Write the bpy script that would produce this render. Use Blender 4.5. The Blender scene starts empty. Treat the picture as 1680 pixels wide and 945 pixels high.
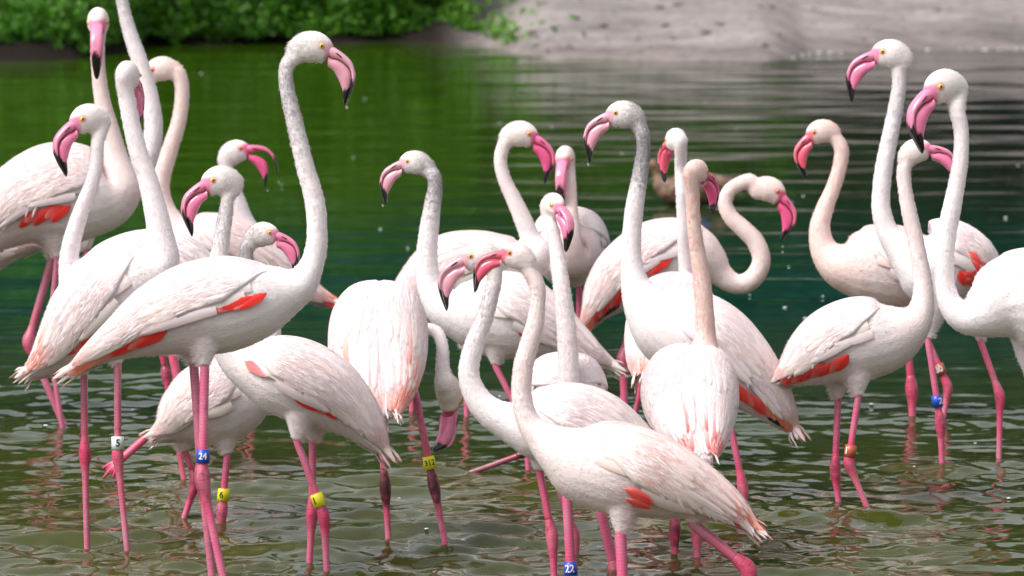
import bpy, math, random
import numpy as np
from mathutils import Vector, Matrix
random.seed(7)
rng = np.random.default_rng(11)
S = bpy.context.scene
COL = S.collection
R = math.radians

# ------------------------------------------------------------------ camera, sky, sun, exposure
F = 7500.0            # focal length in pixels of a 1680-wide frame
H = 1.73              # eye height over the water
PITCH = R(6.25)
cam = bpy.data.cameras.new('camera'); co = bpy.data.objects.new('camera', cam); COL.objects.link(co)
cam.sensor_width = 36; cam.lens = F/1680*36
cam.clip_start = .1; cam.clip_end = 2000
co.location = (0, 0, H); co.rotation_euler = (math.pi/2-PITCH, 0, 0)
cam.dof.use_dof = True; cam.dof.focus_distance = 10.4; cam.dof.aperture_fstop = 7.5
S.camera = co
SUN_EL, SUN_AZ = R(54), R(-120)      # azimuth from +Y (away from the camera) towards +X
w = bpy.data.worlds.new('World'); S.world = w; w.use_nodes = True
nt = w.node_tree; nt.nodes.clear()
sky = nt.nodes.new('ShaderNodeTexSky'); sky.sky_type = 'NISHITA'; sky.sun_disc = False
sky.sun_elevation = SUN_EL; sky.sun_rotation = SUN_AZ; sky.dust_density = 5; sky.air_density = 1.0
hs = nt.nodes.new('ShaderNodeHueSaturation'); hs.inputs['Saturation'].default_value = .22
bg = nt.nodes.new('ShaderNodeBackground'); bg.inputs['Strength'].default_value = .145
wo = nt.nodes.new('ShaderNodeOutputWorld')
nt.links.new(sky.outputs[0], hs.inputs['Color']); nt.links.new(hs.outputs[0], bg.inputs[0]); nt.links.new(bg.outputs[0], wo.inputs[0])
sl = bpy.data.lights.new('sun', 'SUN'); sl.energy = 1.6; sl.angle = R(28); sl.color = (1, .965, .92)
so = bpy.data.objects.new('sun', sl); COL.objects.link(so)
sd = Vector((math.sin(SUN_AZ)*math.cos(SUN_EL), math.cos(SUN_AZ)*math.cos(SUN_EL), math.sin(SUN_EL)))
so.rotation_euler = sd.to_track_quat('Z', 'Y').to_euler()
S.view_settings.view_transform = 'Standard'; S.view_settings.look = 'None'
S.view_settings.exposure = 0.62; S.view_settings.gamma = 1.0

RIGHT = np.array([1., 0, 0]); FWD = np.array([0, math.cos(PITCH), -math.sin(PITCH)]); UPV = np.array([0, math.sin(PITCH), math.cos(PITCH)])
CAM = np.array([0, 0, H])
def at(px, py, d):
    """world point seen at a position of the photograph, d metres in front of the lens"""
    return CAM + RIGHT*((px-840)/F*d) + UPV*((472.5-py)/F*d) + FWD*d

# ------------------------------------------------------------------ materials
def mat(name):
    m = bpy.data.materials.new(name); m.use_nodes = True
    t = m.node_tree; b = t.nodes['Principled BSDF']
    return m, t, b
def N(t, kind, **kw):
    n = t.nodes.new(kind)
    for k, v in kw.items():
        if k in n.inputs: n.inputs[k].default_value = v
        else: setattr(n, k, v)
    return n
def L(t, a, b): t.links.new(a, b)
def ramp(t, f, stops):
    r = t.nodes.new('ShaderNodeValToRGB'); e = r.color_ramp.elements
    while len(e) < len(stops): e.new(.5)
    for i, (p, c) in enumerate(stops):
        e[i].position = p; e[i].color = (*c, 1) if len(c) == 3 else c
    t.links.new(f, r.inputs[0]); return r
def mix(t, f, a, b, mode='MIX'):
    m = t.nodes.new('ShaderNodeMix'); m.data_type = 'RGBA'; m.blend_type = mode
    for s, v in ((m.inputs[0], f), (m.inputs[6], a), (m.inputs[7], b)):
        if hasattr(v, 'links') or hasattr(v, 'is_linked'): t.links.new(v, s)
        else: s.default_value = v if not isinstance(v, tuple) else (*v, 1)
    return m.outputs[2]

def plumage():
    m, t, b = mat('plumage')
    a = N(t, 'ShaderNodeAttribute', attribute_name='tint'); g = N(t, 'ShaderNodeAttribute', attribute_name='grey')
    tc = N(t, 'ShaderNodeTexCoord')
    n1 = N(t, 'ShaderNodeTexNoise', Scale=210.0, Detail=4.0, Roughness=.7); L(t, tc.outputs['Object'], n1.inputs['Vector'])
    n3 = N(t, 'ShaderNodeTexNoise', Scale=22.0, Detail=4.0); L(t, tc.outputs['Object'], n3.inputs['Vector'])
    r3 = ramp(t, n3.outputs[0], [(.35, (.95, .925, .905)), (.65, (1, 1, 1))])
    c = mix(t, 1.0, a.outputs['Color'], r3.outputs[0], 'MULTIPLY')
    # dark speckles of the dirty neck plumage
    add = N(t, 'ShaderNodeMath', operation='ADD'); L(t, n1.outputs[0], add.inputs[0]); L(t, g.outputs['Fac'], add.inputs[1])
    rg = ramp(t, add.outputs[0], [(.56, (0, 0, 0)), (1.15, (.95, .95, .95))])
    c = mix(t, rg.outputs[0], c, (.15, .145, .155))
    c = mix(t, g.outputs['Fac'], c, mix(t, .5, c, (.33, .32, .335)))
    L(t, c, b.inputs['Base Color'])
    b.inputs['Roughness'].default_value = .85
    b.inputs['Sheen Weight'].default_value = .15; b.inputs['Specular IOR Level'].default_value = .2
    mp = N(t, 'ShaderNodeMapping'); mp.inputs['Scale'].default_value = (.45, 1, 1.25)
    L(t, tc.outputs['Object'], mp.inputs['Vector'])
    v = N(t, 'ShaderNodeTexVoronoi', Scale=120.0); L(t, mp.outputs[0], v.inputs['Vector'])
    n2 = N(t, 'ShaderNodeTexNoise', Scale=26.0, Detail=6.0, Roughness=.68, Distortion=.8); L(t, mp.outputs[0], n2.inputs['Vector'])
    bp = N(t, 'ShaderNodeBump', Strength=.16, Distance=.006); L(t, n2.outputs[0], bp.inputs['Height'])
    bp2 = N(t, 'ShaderNodeBump', Strength=.15, Distance=.0015); L(t, v.outputs[0], bp2.inputs['Height']); L(t, bp.outputs[0], bp2.inputs['Normal'])
    L(t, bp2.outputs[0], b.inputs['Normal'])
    return m
def feather_mat():
    m, t, b = mat('feather')
    a = N(t, 'ShaderNodeAttribute', attribute_name='tint')
    uv = N(t, 'ShaderNodeUVMap', uv_map='UVMap')
    sep = N(t, 'ShaderNodeSeparateXYZ'); L(t, uv.outputs[0], sep.inputs[0])
    # barbs run out obliquely from the shaft
    ab = N(t, 'ShaderNodeMath', operation='ABSOLUTE'); L(t, sep.outputs[0], ab.inputs[0])
    mm = N(t, 'ShaderNodeMath', operation='MULTIPLY_ADD'); L(t, ab.outputs[0], mm.inputs[0]); mm.inputs[1].default_value = -.6; L(t, sep.outputs[1], mm.inputs[2])
    cb = N(t, 'ShaderNodeCombineXYZ'); L(t, mm.outputs[0], cb.inputs[0]); 
    nz = N(t, 'ShaderNodeTexNoise', Scale=38.0, Detail=2.0); L(t, cb.outputs[0], nz.inputs['Vector'])
    tc = N(t, 'ShaderNodeTexCoord')
    n3 = N(t, 'ShaderNodeTexNoise', Scale=20.0, Detail=4.0); L(t, tc.outputs['Object'], n3.inputs['Vector'])
    r3 = ramp(t, n3.outputs[0], [(.35, (.92, .90, .885)), (.65, (1, 1, 1))])
    L(t, mix(t, 1.0, a.outputs['Color'], r3.outputs[0], 'MULTIPLY'), b.inputs['Base Color'])
    bp = N(t, 'ShaderNodeBump', Strength=.3, Distance=.002); L(t, nz.outputs[0], bp.inputs['Height'])
    L(t, bp.outputs[0], b.inputs['Normal'])
    n5 = N(t, 'ShaderNodeTexNoise', Scale=70.0, Detail=3.0, Roughness=.7); L(t, cb.outputs[0], n5.inputs['Vector'])
    e1 = N(t, 'ShaderNodeMapRange'); e1.inputs['From Min'].default_value = .55; e1.inputs['From Max'].default_value = 1.05; e1.inputs['To Min'].default_value = .2; e1.inputs['To Max'].default_value = .72; L(t, ab.outputs[0], e1.inputs[0])
    e2 = N(t, 'ShaderNodeMapRange'); e2.inputs['From Min'].default_value = .80; e2.inputs['From Max'].default_value = 1.02; e2.inputs['To Min'].default_value = .2; e2.inputs['To Max'].default_value = .66; L(t, sep.outputs[1], e2.inputs[0])
    mx = N(t, 'ShaderNodeMath', operation='MAXIMUM'); L(t, e1.outputs[0], mx.inputs[0]); L(t, e2.outputs[0], mx.inputs[1])
    gt = N(t, 'ShaderNodeMath', operation='GREATER_THAN'); L(t, n5.outputs[0], gt.inputs[0]); L(t, mx.outputs[0], gt.inputs[1]); L(t, gt.outputs[0], b.inputs['Alpha'])
    b.inputs['Roughness'].default_value = .75; b.inputs['Specular IOR Level'].default_value = .25
    b.inputs['Sheen Weight'].default_value = .1
    return m
def down_mat():
    m, t, b = mat('down')
    a = N(t, 'ShaderNodeAttribute', attribute_name='tint'); L(t, a.outputs['Color'], b.inputs['Base Color'])
    b.inputs['Roughness'].default_value = .9; b.inputs['Specular IOR Level'].default_value = .1
    tr = N(t, 'ShaderNodeBsdfTranslucent'); L(t, a.outputs['Color'], tr.inputs[0])
    ms = N(t, 'ShaderNodeMixShader'); ms.inputs[0].default_value = .58
    L(t, b.outputs[0], ms.inputs[1]); L(t, tr.outputs[0], ms.inputs[2]); L(t, ms.outputs[0], t.nodes['Material Output'].inputs[0])
    return m
DOWN = 3
def leg_mat():
    m, t, b = mat('leg_skin')
    a = N(t, 'ShaderNodeAttribute', attribute_name='tint'); d = N(t, 'ShaderNodeAttribute', attribute_name='grey')
    uv = N(t, 'ShaderNodeUVMap', uv_map='UVMap')
    wv = N(t, 'ShaderNodeTexWave', Scale=1.0, Distortion=3.0, Detail=2.0); wv.bands_direction = 'Y'
    wv.inputs['Detail Scale'].default_value = 2.0
    mp = N(t, 'ShaderNodeMapping'); mp.inputs['Scale'].default_value = (1.5, 45, 1); L(t, uv.outputs[0], mp.inputs[0]); L(t, mp.outputs[0], wv.inputs[0])
    tc = N(t, 'ShaderNodeTexCoord')
    n = N(t, 'ShaderNodeTexNoise', Scale=60.0, Detail=4.0, Roughness=.7); L(t, tc.outputs['Object'], n.inputs['Vector'])
    r = ramp(t, wv.outputs[0], [(.0, (.55, .40, .48)), (.35, (1, 1, 1))])
    n8 = N(t, 'ShaderNodeTexNoise', Scale=13.0, Detail=3.0); L(t, tc.outputs['Object'], n8.inputs['Vector'])
    r8 = ramp(t, n8.outputs[0], [(.42, (0, 0, 0)), (.68, (.38, .38, .38))])
    c = mix(t, .42, a.outputs['Color'], mix(t, 1.0, a.outputs['Color'], r.outputs[0], 'MULTIPLY'))
    c = mix(t, r8.outputs[0], c, (.60, .30, .36))
    add = N(t, 'ShaderNodeMath', operation='ADD'); L(t, n.outputs[0], add.inputs[0]); L(t, d.outputs['Fac'], add.inputs[1])
    rg = ramp(t, add.outputs[0], [(.58, (0, 0, 0)), (.98, (1, 1, 1))])
    L(t, mix(t, rg.outputs[0], c, (.06, .012, .02)), b.inputs['Base Color'])
    b.inputs['Roughness'].default_value = .30
    bp = N(t, 'ShaderNodeBump', Strength=.16, Distance=.0012); L(t, wv.outputs[0], bp.inputs['Height']); L(t, bp.outputs[0], b.inputs['Normal'])
    return m
def attr_mat(name, rough, coat=0):
    m, t, b = mat(name)
    a = N(t, 'ShaderNodeAttribute', attribute_name='tint')
    tc = N(t, 'ShaderNodeTexCoord')
    n = N(t, 'ShaderNodeTexNoise', Scale=45.0, Detail=4.0); L(t, tc.outputs['Object'], n.inputs['Vector'])
    r = ramp(t, n.outputs[0], [(.3, (.86, .80, .82)), (.65, (1, 1, 1))])
    L(t, mix(t, 1.0, a.outputs['Color'], r.outputs[0], 'MULTIPLY'), b.inputs['Base Color'])
    b.inputs['Roughness'].default_value = rough; b.inputs['Coat Weight'].default_value = coat
    bp = N(t, 'ShaderNodeBump', Strength=.1, Distance=.002); L(t, n.outputs[0], bp.inputs['Height']); L(t, bp.outputs[0], b.inputs['Normal'])
    return m
def plain(name, c, rough=.5, var=.15, scale=30.0, bump=0., trans=0.):
    m, t, b = mat(name)
    tc = N(t, 'ShaderNodeTexCoord')
    n = N(t, 'ShaderNodeTexNoise', Scale=scale, Detail=5.0); L(t, tc.outputs['Object'], n.inputs['Vector'])
    lo = tuple(x*(1-var) for x in c); hi = tuple(min(1, x*(1+var)) for x in c)
    r = ramp(t, n.outputs[0], [(.3, lo), (.7, hi)]); L(t, r.outputs[0], b.inputs['Base Color'])
    b.inputs['Roughness'].default_value = rough; b.inputs['Transmission Weight'].default_value = trans
    if bump:
        bp = N(t, 'ShaderNodeBump', Strength=.5, Distance=bump); L(t, n.outputs[0], bp.inputs['Height']); L(t, bp.outputs[0], b.inputs['Normal'])
    return m
M = dict(plumage=plumage(), down=down_mat(), feather=feather_mat(), leg=leg_mat(), beak=attr_mat('beak', .22, .5), duck=attr_mat('duck_plumage', .7),
         iris=plain('iris', (.72, .42, .05), .15), iris_red=plain('iris_orange', (.75, .25, .03), .2), pupil=plain('pupil', (.01, .01, .01), .08),
         nostril=plain('nostril', (.12, .01, .03), .5), mouth=plain('mouth_line', (.015, .006, .01), .4),
         blue=plain('ring_blue', (.012, .06, .42), .35), yellow=plain('ring_yellow', (.78, .72, .02), .35), white=plain('ring_white', (.68, .76, .72), .35),
         brown=plain('ring_brown', (.42, .09, .05), .35), rim=plain('ring_rim', (.7, .66, .62), .4), black=plain('print_black', (.012, .012, .015), .4), pwhite=plain('print_white', (.8, .8, .8), .4))

def water_mat():
    m, t, b = mat('pond_water')
    tc = N(t, 'ShaderNodeTexCoord')
    n0 = N(t, 'ShaderNodeTexNoise', Scale=.35, Detail=3.0); L(t, tc.outputs['Object'], n0.inputs['Vector'])
    r = ramp(t, n0.outputs[0], [(.3, (.030, .038, .004)), (.7, (.048, .052, .009))])
    sp = N(t, 'ShaderNodeSeparateXYZ'); L(t, tc.outputs['Object'], sp.inputs[0])
    mr = N(t, 'ShaderNodeMapRange'); mr.inputs['From Min'].default_value = 11.6; mr.inputs['From Max'].default_value = 15.5; L(t, sp.outputs[1], mr.inputs[0])
    m2 = N(t, 'ShaderNodeMapRange'); m2.inputs['From Min'].default_value = 15.5; m2.inputs['From Max'].default_value = 20.; L(t, sp.outputs[1], m2.inputs[0])
    m3 = N(t, 'ShaderNodeMapRange'); m3.inputs['From Min'].default_value = -1.2; m3.inputs['From Max'].default_value = 2.6; L(t, sp.outputs[0], m3.inputs[0])
    far_refl = mix(t, m3.outputs[0], (.028, .066, .002), (.010, .011, .008)); deep_refl = mix(t, m2.outputs[0], (.003, .032, .022), far_refl)
    L(t, mix(t, mr.outputs[0], r.outputs[0], deep_refl), b.inputs['Base Color'])      # shallow and silty near the birds, deeper teal beyond, then bank reflections painted in
    b.inputs['Roughness'].default_value = .03; b.inputs['IOR'].default_value = 1.38
    n = N(t, 'ShaderNodeTexNoise', Scale=1.0, Detail=3.0, Roughness=.55)
    mp = N(t, 'ShaderNodeMapping'); mp.inputs['Scale'].default_value = (9, 26, 9); L(t, tc.outputs['Object'], mp.inputs[0]); L(t, mp.outputs[0], n.inputs['Vector'])
    bp = N(t, 'ShaderNodeBump', Strength=.35, Distance=.0022); L(t, n.outputs[0], bp.inputs['Height']); L(t, bp.outputs[0], b.inputs['Normal'])
    return m
M['water'] = water_mat()

# ------------------------------------------------------------------ mesh helpers
def tag(o, label=None, cat=None, group=None, kind=None):
    if label: o['label'] = label
    if cat: o['category'] = cat
    if group: o['group'] = group
    if kind: o['kind'] = kind
    return o
def empty(name, loc):
    o = bpy.data.objects.new(name, None); COL.objects.link(o); o.location = tuple(float(v) for v in loc); o.empty_display_size = .1
    return o
def obj(name, V, Fc, m, parent=None, origin=None, tint=None, grey=None, uv=None, smooth=True, loc=None):
    """link one mesh object; V are world coordinates, ORIGIN is the world position of its thing"""
    V = np.asarray(V, dtype=float)
    if origin is not None: V = V - np.asarray(origin)
    me = bpy.data.meshes.new(name); me.from_pydata(V.tolist(), [], [list(map(int, f)) for f in Fc]); me.materials.append(m)
    if smooth: me.polygons.foreach_set('use_smooth', [True]*len(me.polygons))
    set_attrs(me, tint, grey)
    if uv is not None:
        u = me.uv_layers.new(name='UVMap'); li = np.zeros(len(me.loops), dtype=np.int32); me.loops.foreach_get('vertex_index', li)
        u.data.foreach_set('uv', np.asarray(uv, dtype=np.float32)[li].ravel())
    me.update()
    o = bpy.data.objects.new(name, me); COL.objects.link(o)
    if parent is not None: o.parent = parent
    elif origin is not None: o.location = tuple(float(v) for v in origin)
    if loc is not None: o.location = loc
    return o
def set_attrs(me, tint, grey):
    if tint is not None:
        tint = np.asarray(tint, dtype=np.float32)
        if tint.ndim == 1: tint = np.tile(tint, (len(me.vertices), 1))
        a = me.color_attributes.new('tint', 'FLOAT_COLOR', 'POINT')
        a.data.foreach_set('color', np.hstack([tint, np.ones((len(tint), 1), np.float32)]).astype(np.float32).ravel())
    if grey is not None:
        g = np.asarray(grey, dtype=np.float32)
        if g.ndim == 0: g = np.full(len(me.vertices), float(g), np.float32)
        a = me.attributes.new('grey', 'FLOAT', 'POINT'); a.data.foreach_set('value', g)
def catmull(P, n=5):
    P = np.asarray(P, float); Q = np.vstack([2*P[0]-P[1], P, 2*P[-1]-P[-2]]); out = []
    for i in range(1, len(Q)-2):
        for k in range(n):
            t = k/n; a, b, c, d = Q[i-1:i+3]
            out.append(.5*((2*b)+(-a+c)*t+(2*a-5*b+4*c-d)*t*t+(-a+3*b-3*c+d)*t**3))
    out.append(P[-1]); return np.array(out)
def norm(v): return v/(np.linalg.norm(v)+1e-12)
def frames(C, L0):
    """tangents plus side vectors carried along the path, starting from L0"""
    T = np.gradient(C, axis=0); T = T/np.linalg.norm(T, axis=1, keepdims=True)
    Ls = []; l = L0
    for k in range(len(C)):
        l = norm(l - T[k]*np.dot(l, T[k])); Ls.append(l)
    Ls = np.array(Ls); Nn = np.cross(Ls, T)
    return T, Ls, Nn
def loft(C, Ls, Nn, a, b, nv=20):
    """closed tube of elliptical rings: a along Nn, b along Ls"""
    th = np.linspace(0, 2*math.pi, nv, endpoint=False)
    V = (C[:, None] + Nn[:, None]*(a[:, None]*np.cos(th))[..., None] + Ls[:, None]*(b[:, None]*np.sin(th))[..., None]).reshape(-1, 3)
    Fc = []; n = len(C)
    for i in range(n-1):
        for j in range(nv):
            j2 = (j+1) % nv; Fc.append((i*nv+j, i*nv+j2, (i+1)*nv+j2, (i+1)*nv+j))
    V = np.vstack([V, C[0], C[-1]])
    for j in range(nv):
        j2 = (j+1) % nv; Fc.append((n*nv, j2, j)); Fc.append((n*nv+1, (n-1)*nv+j, (n-1)*nv+j2))
    return V, Fc
def tube(C, r, nv=12, L0=None):
    C = np.asarray(C, float); r = np.asarray(r, float)
    T = norm(C[1]-C[0]); L0 = L0 if L0 is not None else (RIGHT if abs(np.dot(T, RIGHT)) < .8 else FWD)
    _, Ls, Nn = frames(C, L0); return loft(C, Ls, Nn, r, r, nv)
def join(parts):
    V = []; Fc = []; k = 0
    for v, f in parts: V.append(v); Fc += [tuple(i+k for i in q) for q in f]; k += len(v)
    return np.vstack(V), Fc
def sphere(c, r, nu=10, nv=8, sc=(1, 1, 1)):
    C = []; rr = []
    for i in range(nv+1):
        a = math.pi*i/nv; C.append([c[0], c[1], c[2]-r*math.cos(a)*sc[2]]); rr.append(max(1e-5, r*math.sin(a)))
    V, Fc = tube(C, rr, nu, RIGHT)
    V[:, 0] = c[0]+(V[:, 0]-c[0])*sc[0]; V[:, 1] = c[1]+(V[:, 1]-c[1])*sc[1]
    return V, Fc
def remesh(V, Fc, voxel, it=3):
    me = bpy.data.meshes.new('tmp'); me.from_pydata(V.tolist(), [], [list(map(int, f)) for f in Fc])
    o = bpy.data.objects.new('tmp', me); COL.objects.link(o)
    md = o.modifiers.new('r', 'REMESH'); md.mode = 'VOXEL'; md.voxel_size = voxel; md.adaptivity = 0
    ms = o.modifiers.new('s', 'SMOOTH'); ms.factor = .5; ms.iterations = it
    dg = bpy.context.evaluated_depsgraph_get(); ev = o.evaluated_get(dg); m2 = ev.to_mesh()
    v = np.zeros(len(m2.vertices)*3); m2.vertices.foreach_get('co', v); v = v.reshape(-1, 3)
    f = [tuple(p.vertices) for p in m2.polygons]
    ev.to_mesh_clear(); bpy.data.objects.remove(o); bpy.data.meshes.remove(me)
    return v, f
def sm(x, a, b):
    x = np.clip((np.asarray(x, float)-a)/(b-a), 0, 1); return x*x*(3-2*x)

# ------------------------------------------------------------------ the flamingo
WHITE = np.array([.83, .775, .790]); PINKW = np.array([.82, .645, .62]); CREAM = np.array([.76, .70, .62])
RED = np.array([.88, .030, .018]); CORAL = np.array([.86, .22, .12]); PEACH = np.array([.80, .46, .36])
BEAKS = dict(pink=(.80, .20, .36), pale=(.74, .34, .42), red=(.76, .10, .17), hot=(.78, .09, .26))
HEAD = [(-36, -16, 6, 6), (-30, -11, 16, 13), (-19, -4, 22.5, 17), (-7, 0, 26.5, 19.5), (5, 1, 26.5, 19.5), (15, -3, 24, 17.5), (23, -9, 19.5, 14), (29, -14, 15, 11)]
CUL = [(22, 2), (35, 2), (46, -4), (57, -12), (66, -21), (71, -31), (74, -47), (72, -60), (67, -75), (60, -91), (57, -96)]
MOU = [(28, -13), (34, -18), (44, -20), (53, -25), (61, -32), (66, -41), (67, -54), (65, -66), (62, -77), (58, -89), (56.5, -95)]
BOT = [(27, -31), (31, -34), (37, -39), (42, -47), (46, -55), (49, -62), (52, -69), (53, -76), (53, -83), (54, -90), (56, -95)]
WID = [11.5, 12, 12, 11.5, 11, 10.5, 9.5, 8, 6.5, 4.5, 1.5]

EDG = np.array([.35, 1.0, 1.15])  # pinker edges paint in the soft shadow lines between feather vanes
def text_mesh(s, size):
    c = bpy.data.curves.new('t', 'FONT'); c.body = s; c.size = size; c.align_x = 'CENTER'; c.align_y = 'CENTER'; c.extrude = .00025; c.offset = size*.018; c.resolution_u = 3
    o = bpy.data.objects.new('t', c); COL.objects.link(o)
    dg = bpy.context.evaluated_depsgraph_get(); ev = o.evaluated_get(dg); m = ev.to_mesh()
    V = np.array([v.co[:] for v in m.vertices]); Fc = [tuple(p.vertices) for p in m.polygons]
    ev.to_mesh_clear(); bpy.data.objects.remove(o); return V, Fc

def strands(P0, Pm, Pe, cg, parent, o0, r):
    m_ = len(P0); cu = bpy.data.hair_curves.new('down'); cu.add_curves([3]*m_)
    cu.position_data.foreach_set('vector', (np.stack([P0, Pm, Pe], 1)-o0).astype(np.float32).ravel())
    ra = cu.attributes.get('radius') or cu.attributes.new('radius', 'FLOAT', 'POINT')
    ra.data.foreach_set('value', np.tile(np.array([r, r*.85, r*.2], np.float32), m_))
    ca = cu.attributes.new('tint', 'FLOAT_COLOR', 'POINT'); ca.data.foreach_set('color', np.repeat(np.c_[cg, np.ones(m_)], 3, 0).astype(np.float32).ravel())
    cu.materials.append(M['down']); d = bpy.data.objects.new('down', cu); COL.objects.link(d); d.parent = parent; d['kind'] = 'stuff'

def flamingo(label, s, torso, neck, head, legs, beak='pink', eye='iris', pink=0.12, npink=0.0, greyn=0.0, cream=.3,
             red=(), wing=True, rings=(), tail='white', seed=0, droop=1.0, openb=0, yaw=0, legcol='pink', drape=0, big=0, wisp=10, wlow=1.0, blacktip=False, headz=None):
    rg = random.Random(seed+101); d0 = F/s; px = 1.0/s
    def P3(x, y, dz=0): return at(x, y, d0+dz)
    xs = [p[0] for p in torso]; xc = .5*(min(xs)+max(xs))
    def tz(p):
        return (p[4] if len(p) > 4 else 0)+(p[0]-xc)*px*math.tan(R(yaw))
    zc = tz(torso[-1])
    tor = np.array([np.r_[P3(p[0], p[1], tz(p)), p[2]*px, p[3]*px] for p in torso])
    nk = np.array([np.r_[P3(p[0], p[1], (p[3]+0 if len(p) > 3 else zc)), p[2]*px, p[2]*px] for p in neck])
    # ---- head placement
    K = 1/765.0
    if head[0] == 'e':
        _, ex, ey, tx, ty, psi = head[:6]; psi = R(psi); hz = head[6] if len(head) > 6 else (neck[-1][3] if len(neck[-1]) > 3 else zc)
        dx, dy = tx-ex, ty-ey; c = math.cos(psi); fw = dx/c
        a = math.atan2(dy, fw); a0 = math.atan2(98, 44); phi = a-a0; hsc = math.hypot(fw, dy)/107.4
        ux = c*math.cos(phi)*17+c*math.sin(phi)*2; uy = -(-math.sin(phi)*17+math.cos(phi)*2)
        cx, cy = ex-ux*hsc, ey-uy*hsc
    else:
        _, cx, cy, hsc, psi, phi = head[:6]; psi = R(psi); phi = R(phi); hz = head[6] if len(head) > 6 else (neck[-1][3] if len(neck[-1]) > 3 else zc)
    hc = P3(cx, cy, hz); U = hsc*px
    fx = RIGHT*math.cos(psi)*math.cos(phi)-UPV*math.sin(phi)+FWD*math.sin(psi)*math.cos(phi)
    uy_ = RIGHT*math.cos(psi)*math.sin(phi)+UPV*math.cos(phi)+FWD*math.sin(psi)*math.sin(phi)
    lz = np.cross(fx, uy_)
    def hp(x, y, z=0): return hc+(fx*x+uy_*y+lz*z)*U
    # ---- body: torso and neck as one tube, head and thighs grown into it
    pts = np.vstack([tor, nk, np.r_[hp(-22, -12), 15*U, 14*U], np.r_[hp(-8, -3), 17*U, 15*U]])
    head_dir = tor[-1][:3]-tor[0][:3]; head_dir[2] = 0; head_dir = norm(head_dir)
    L0 = np.cross(head_dir, [0, 0, 1.]); L0 = norm(L0)
    if np.dot(L0, -FWD) < 0 and abs(head_dir[0]) > .3: L0 = -L0        # +L is the side that faces the camera
    nseg = 6
    PP = catmull(pts, nseg); C = PP[:, :3]; A = np.maximum(PP[:, 3], .002); B = np.maximum(PP[:, 4], .002)
    T, Ls, Nn = frames(C, L0)
    if Nn[nseg*2][2] < 0: Nn = -Nn
    parts = [loft(C, Ls, Nn, A, B, 20)]
    hh = np.array([np.r_[hp(x, y), a*U, b*U] for x, y, a, b in HEAD]); hh = catmull(hh, 3)
    _, hl, hn = frames(hh[:, :3], lz); parts.append(loft(hh[:, :3], hl, hn, hh[:, 3], hh[:, 4], 16))
    nt_ = (len(torso)-1)*nseg
    legpts = []
    for lg in legs:
        t3 = lg[0]; side = lg[3] if len(lg) > 3 else {}
        dzs = side.get('dz', .035 if lg is legs[0] else -.035)
        te = P3(t3[0], t3[1], dzs)
        # hip on the torso axis nearest to the thigh's end
        k = min(range(2, nt_-1), key=lambda i: np.linalg.norm((C[i]-te)*np.array([1, 1, .2])))
        if 'hip' in side: k = int(side['hip']*nt_)
        hip = C[k]*.75+te*.25; hip = hip+(np.dot(te-hip, FWD))*FWD*.8
        rt = side.get('rt', .011)
        pp = np.array([np.r_[hip, A[k]*.5], np.r_[hip*.45+te*.55, max(.024, A[k]*.30)], np.r_[te+(hip-te)*.14, rt*1.5], np.r_[te, rt*1.0]])
        pc = catmull(pp, 4); parts.append(tube(pc[:, :3], pc[:, 3], 12))
        legpts.append((te, norm(te-hip), lg, dzs))
    V, Fc = join(parts); V, Fc = remesh(V, Fc, .0052, 3)
    V = V+np.random.default_rng(seed).normal(0, .00015, V.shape)       # slightly ruffled down
    # nearest position along the path decides the colour
    CC = C[::2]; D = ((V[:, None, :]-CC[None])**2).sum(2); q = D.argmin(1)*2
    base = WHITE*(1-pink)+PINKW*pink
    nfrac = np.clip((q-nt_)/(len(C)-nt_-12.0), 0, 1)*(q > nt_)
    tint = np.tile(base, (len(V), 1))
    neckc = WHITE*(1-npink)+np.array([.80, .60, .55])*npink
    wgt = sm(q, nt_-6, nt_+6)[:, None]; tint = tint*(1-wgt)+neckc*wgt
    hv = ((V-hc)@np.stack([fx, uy_, lz]).T)/U                    # head coordinates
    inhead = (np.abs(hv) < [40, 42, 30]).all(1)
    wh = (sm(hv[:, 0], -45, -10)*inhead*cream)[:, None]; tint = tint*(1-wh)+CREAM*wh
    bc = np.array(BEAKS[beak])
    # bare skin between eye and bill
    lore = inhead*sm(hv[:, 0]+hv[:, 1]*.05, 17, 24)*sm(-hv[:, 1], -12, -3)*sm(hv[:, 1], -28, -22)
    er = np.hypot(hv[:, 0]-17, hv[:, 1]-2); ring = inhead*(1-sm(er, 5, 8.5))*(np.abs(hv[:, 2]) > 8)
    lo = np.maximum(lore, ring*.75)[:, None]; tint = tint*(1-lo)+(bc*.9+.05)*lo
    # dirty grey of the upper neck
    gr = greyn*np.exp(-((nfrac-.84)/.19)**2)*(q > nt_)*(1-.6*sm(hv[:, 0], -20, 10)*inhead)
    # pink flush on breast
    o0 = C[int(nt_*.6)].copy(); o0[2] = 0
    root = empty('flamingo', o0)
    tag(root, label, 'flamingo', 'flamingos wading in the pond')
    obj('body', V, Fc, M['plumage'], root, o0, tint, gr*.36)
    # fine down: short barbs lying back along the body, neck and head
    tv = T[q]; D2 = V-C[q]; nv_ = D2/(np.linalg.norm(D2, axis=1, keepdims=True)+1e-9)
    hm_ = inhead & (hv[:, 0] > -30); nv_[hm_] = ((V-hc)/np.linalg.norm(V-hc, axis=1, keepdims=True))[hm_]
    tv = np.where(hm_[:, None], fx[None], tv)
    ok = (lo[:, 0] < .15) & ~(inhead & (hv[:, 0] > 21)) & ~(inhead & (er < 8.5) & (np.abs(hv[:, 2]) > 7))
    hr = np.random.default_rng(seed+500); idx = np.flatnonzero(ok); idx = np.concatenate([idx]*DOWN); m_ = len(idx)
    ln_ = np.where(q[idx] > nt_, .0065, .011)*hr.uniform(.6, 1.3, m_); ln_[hm_[idx]] = .004
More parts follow.
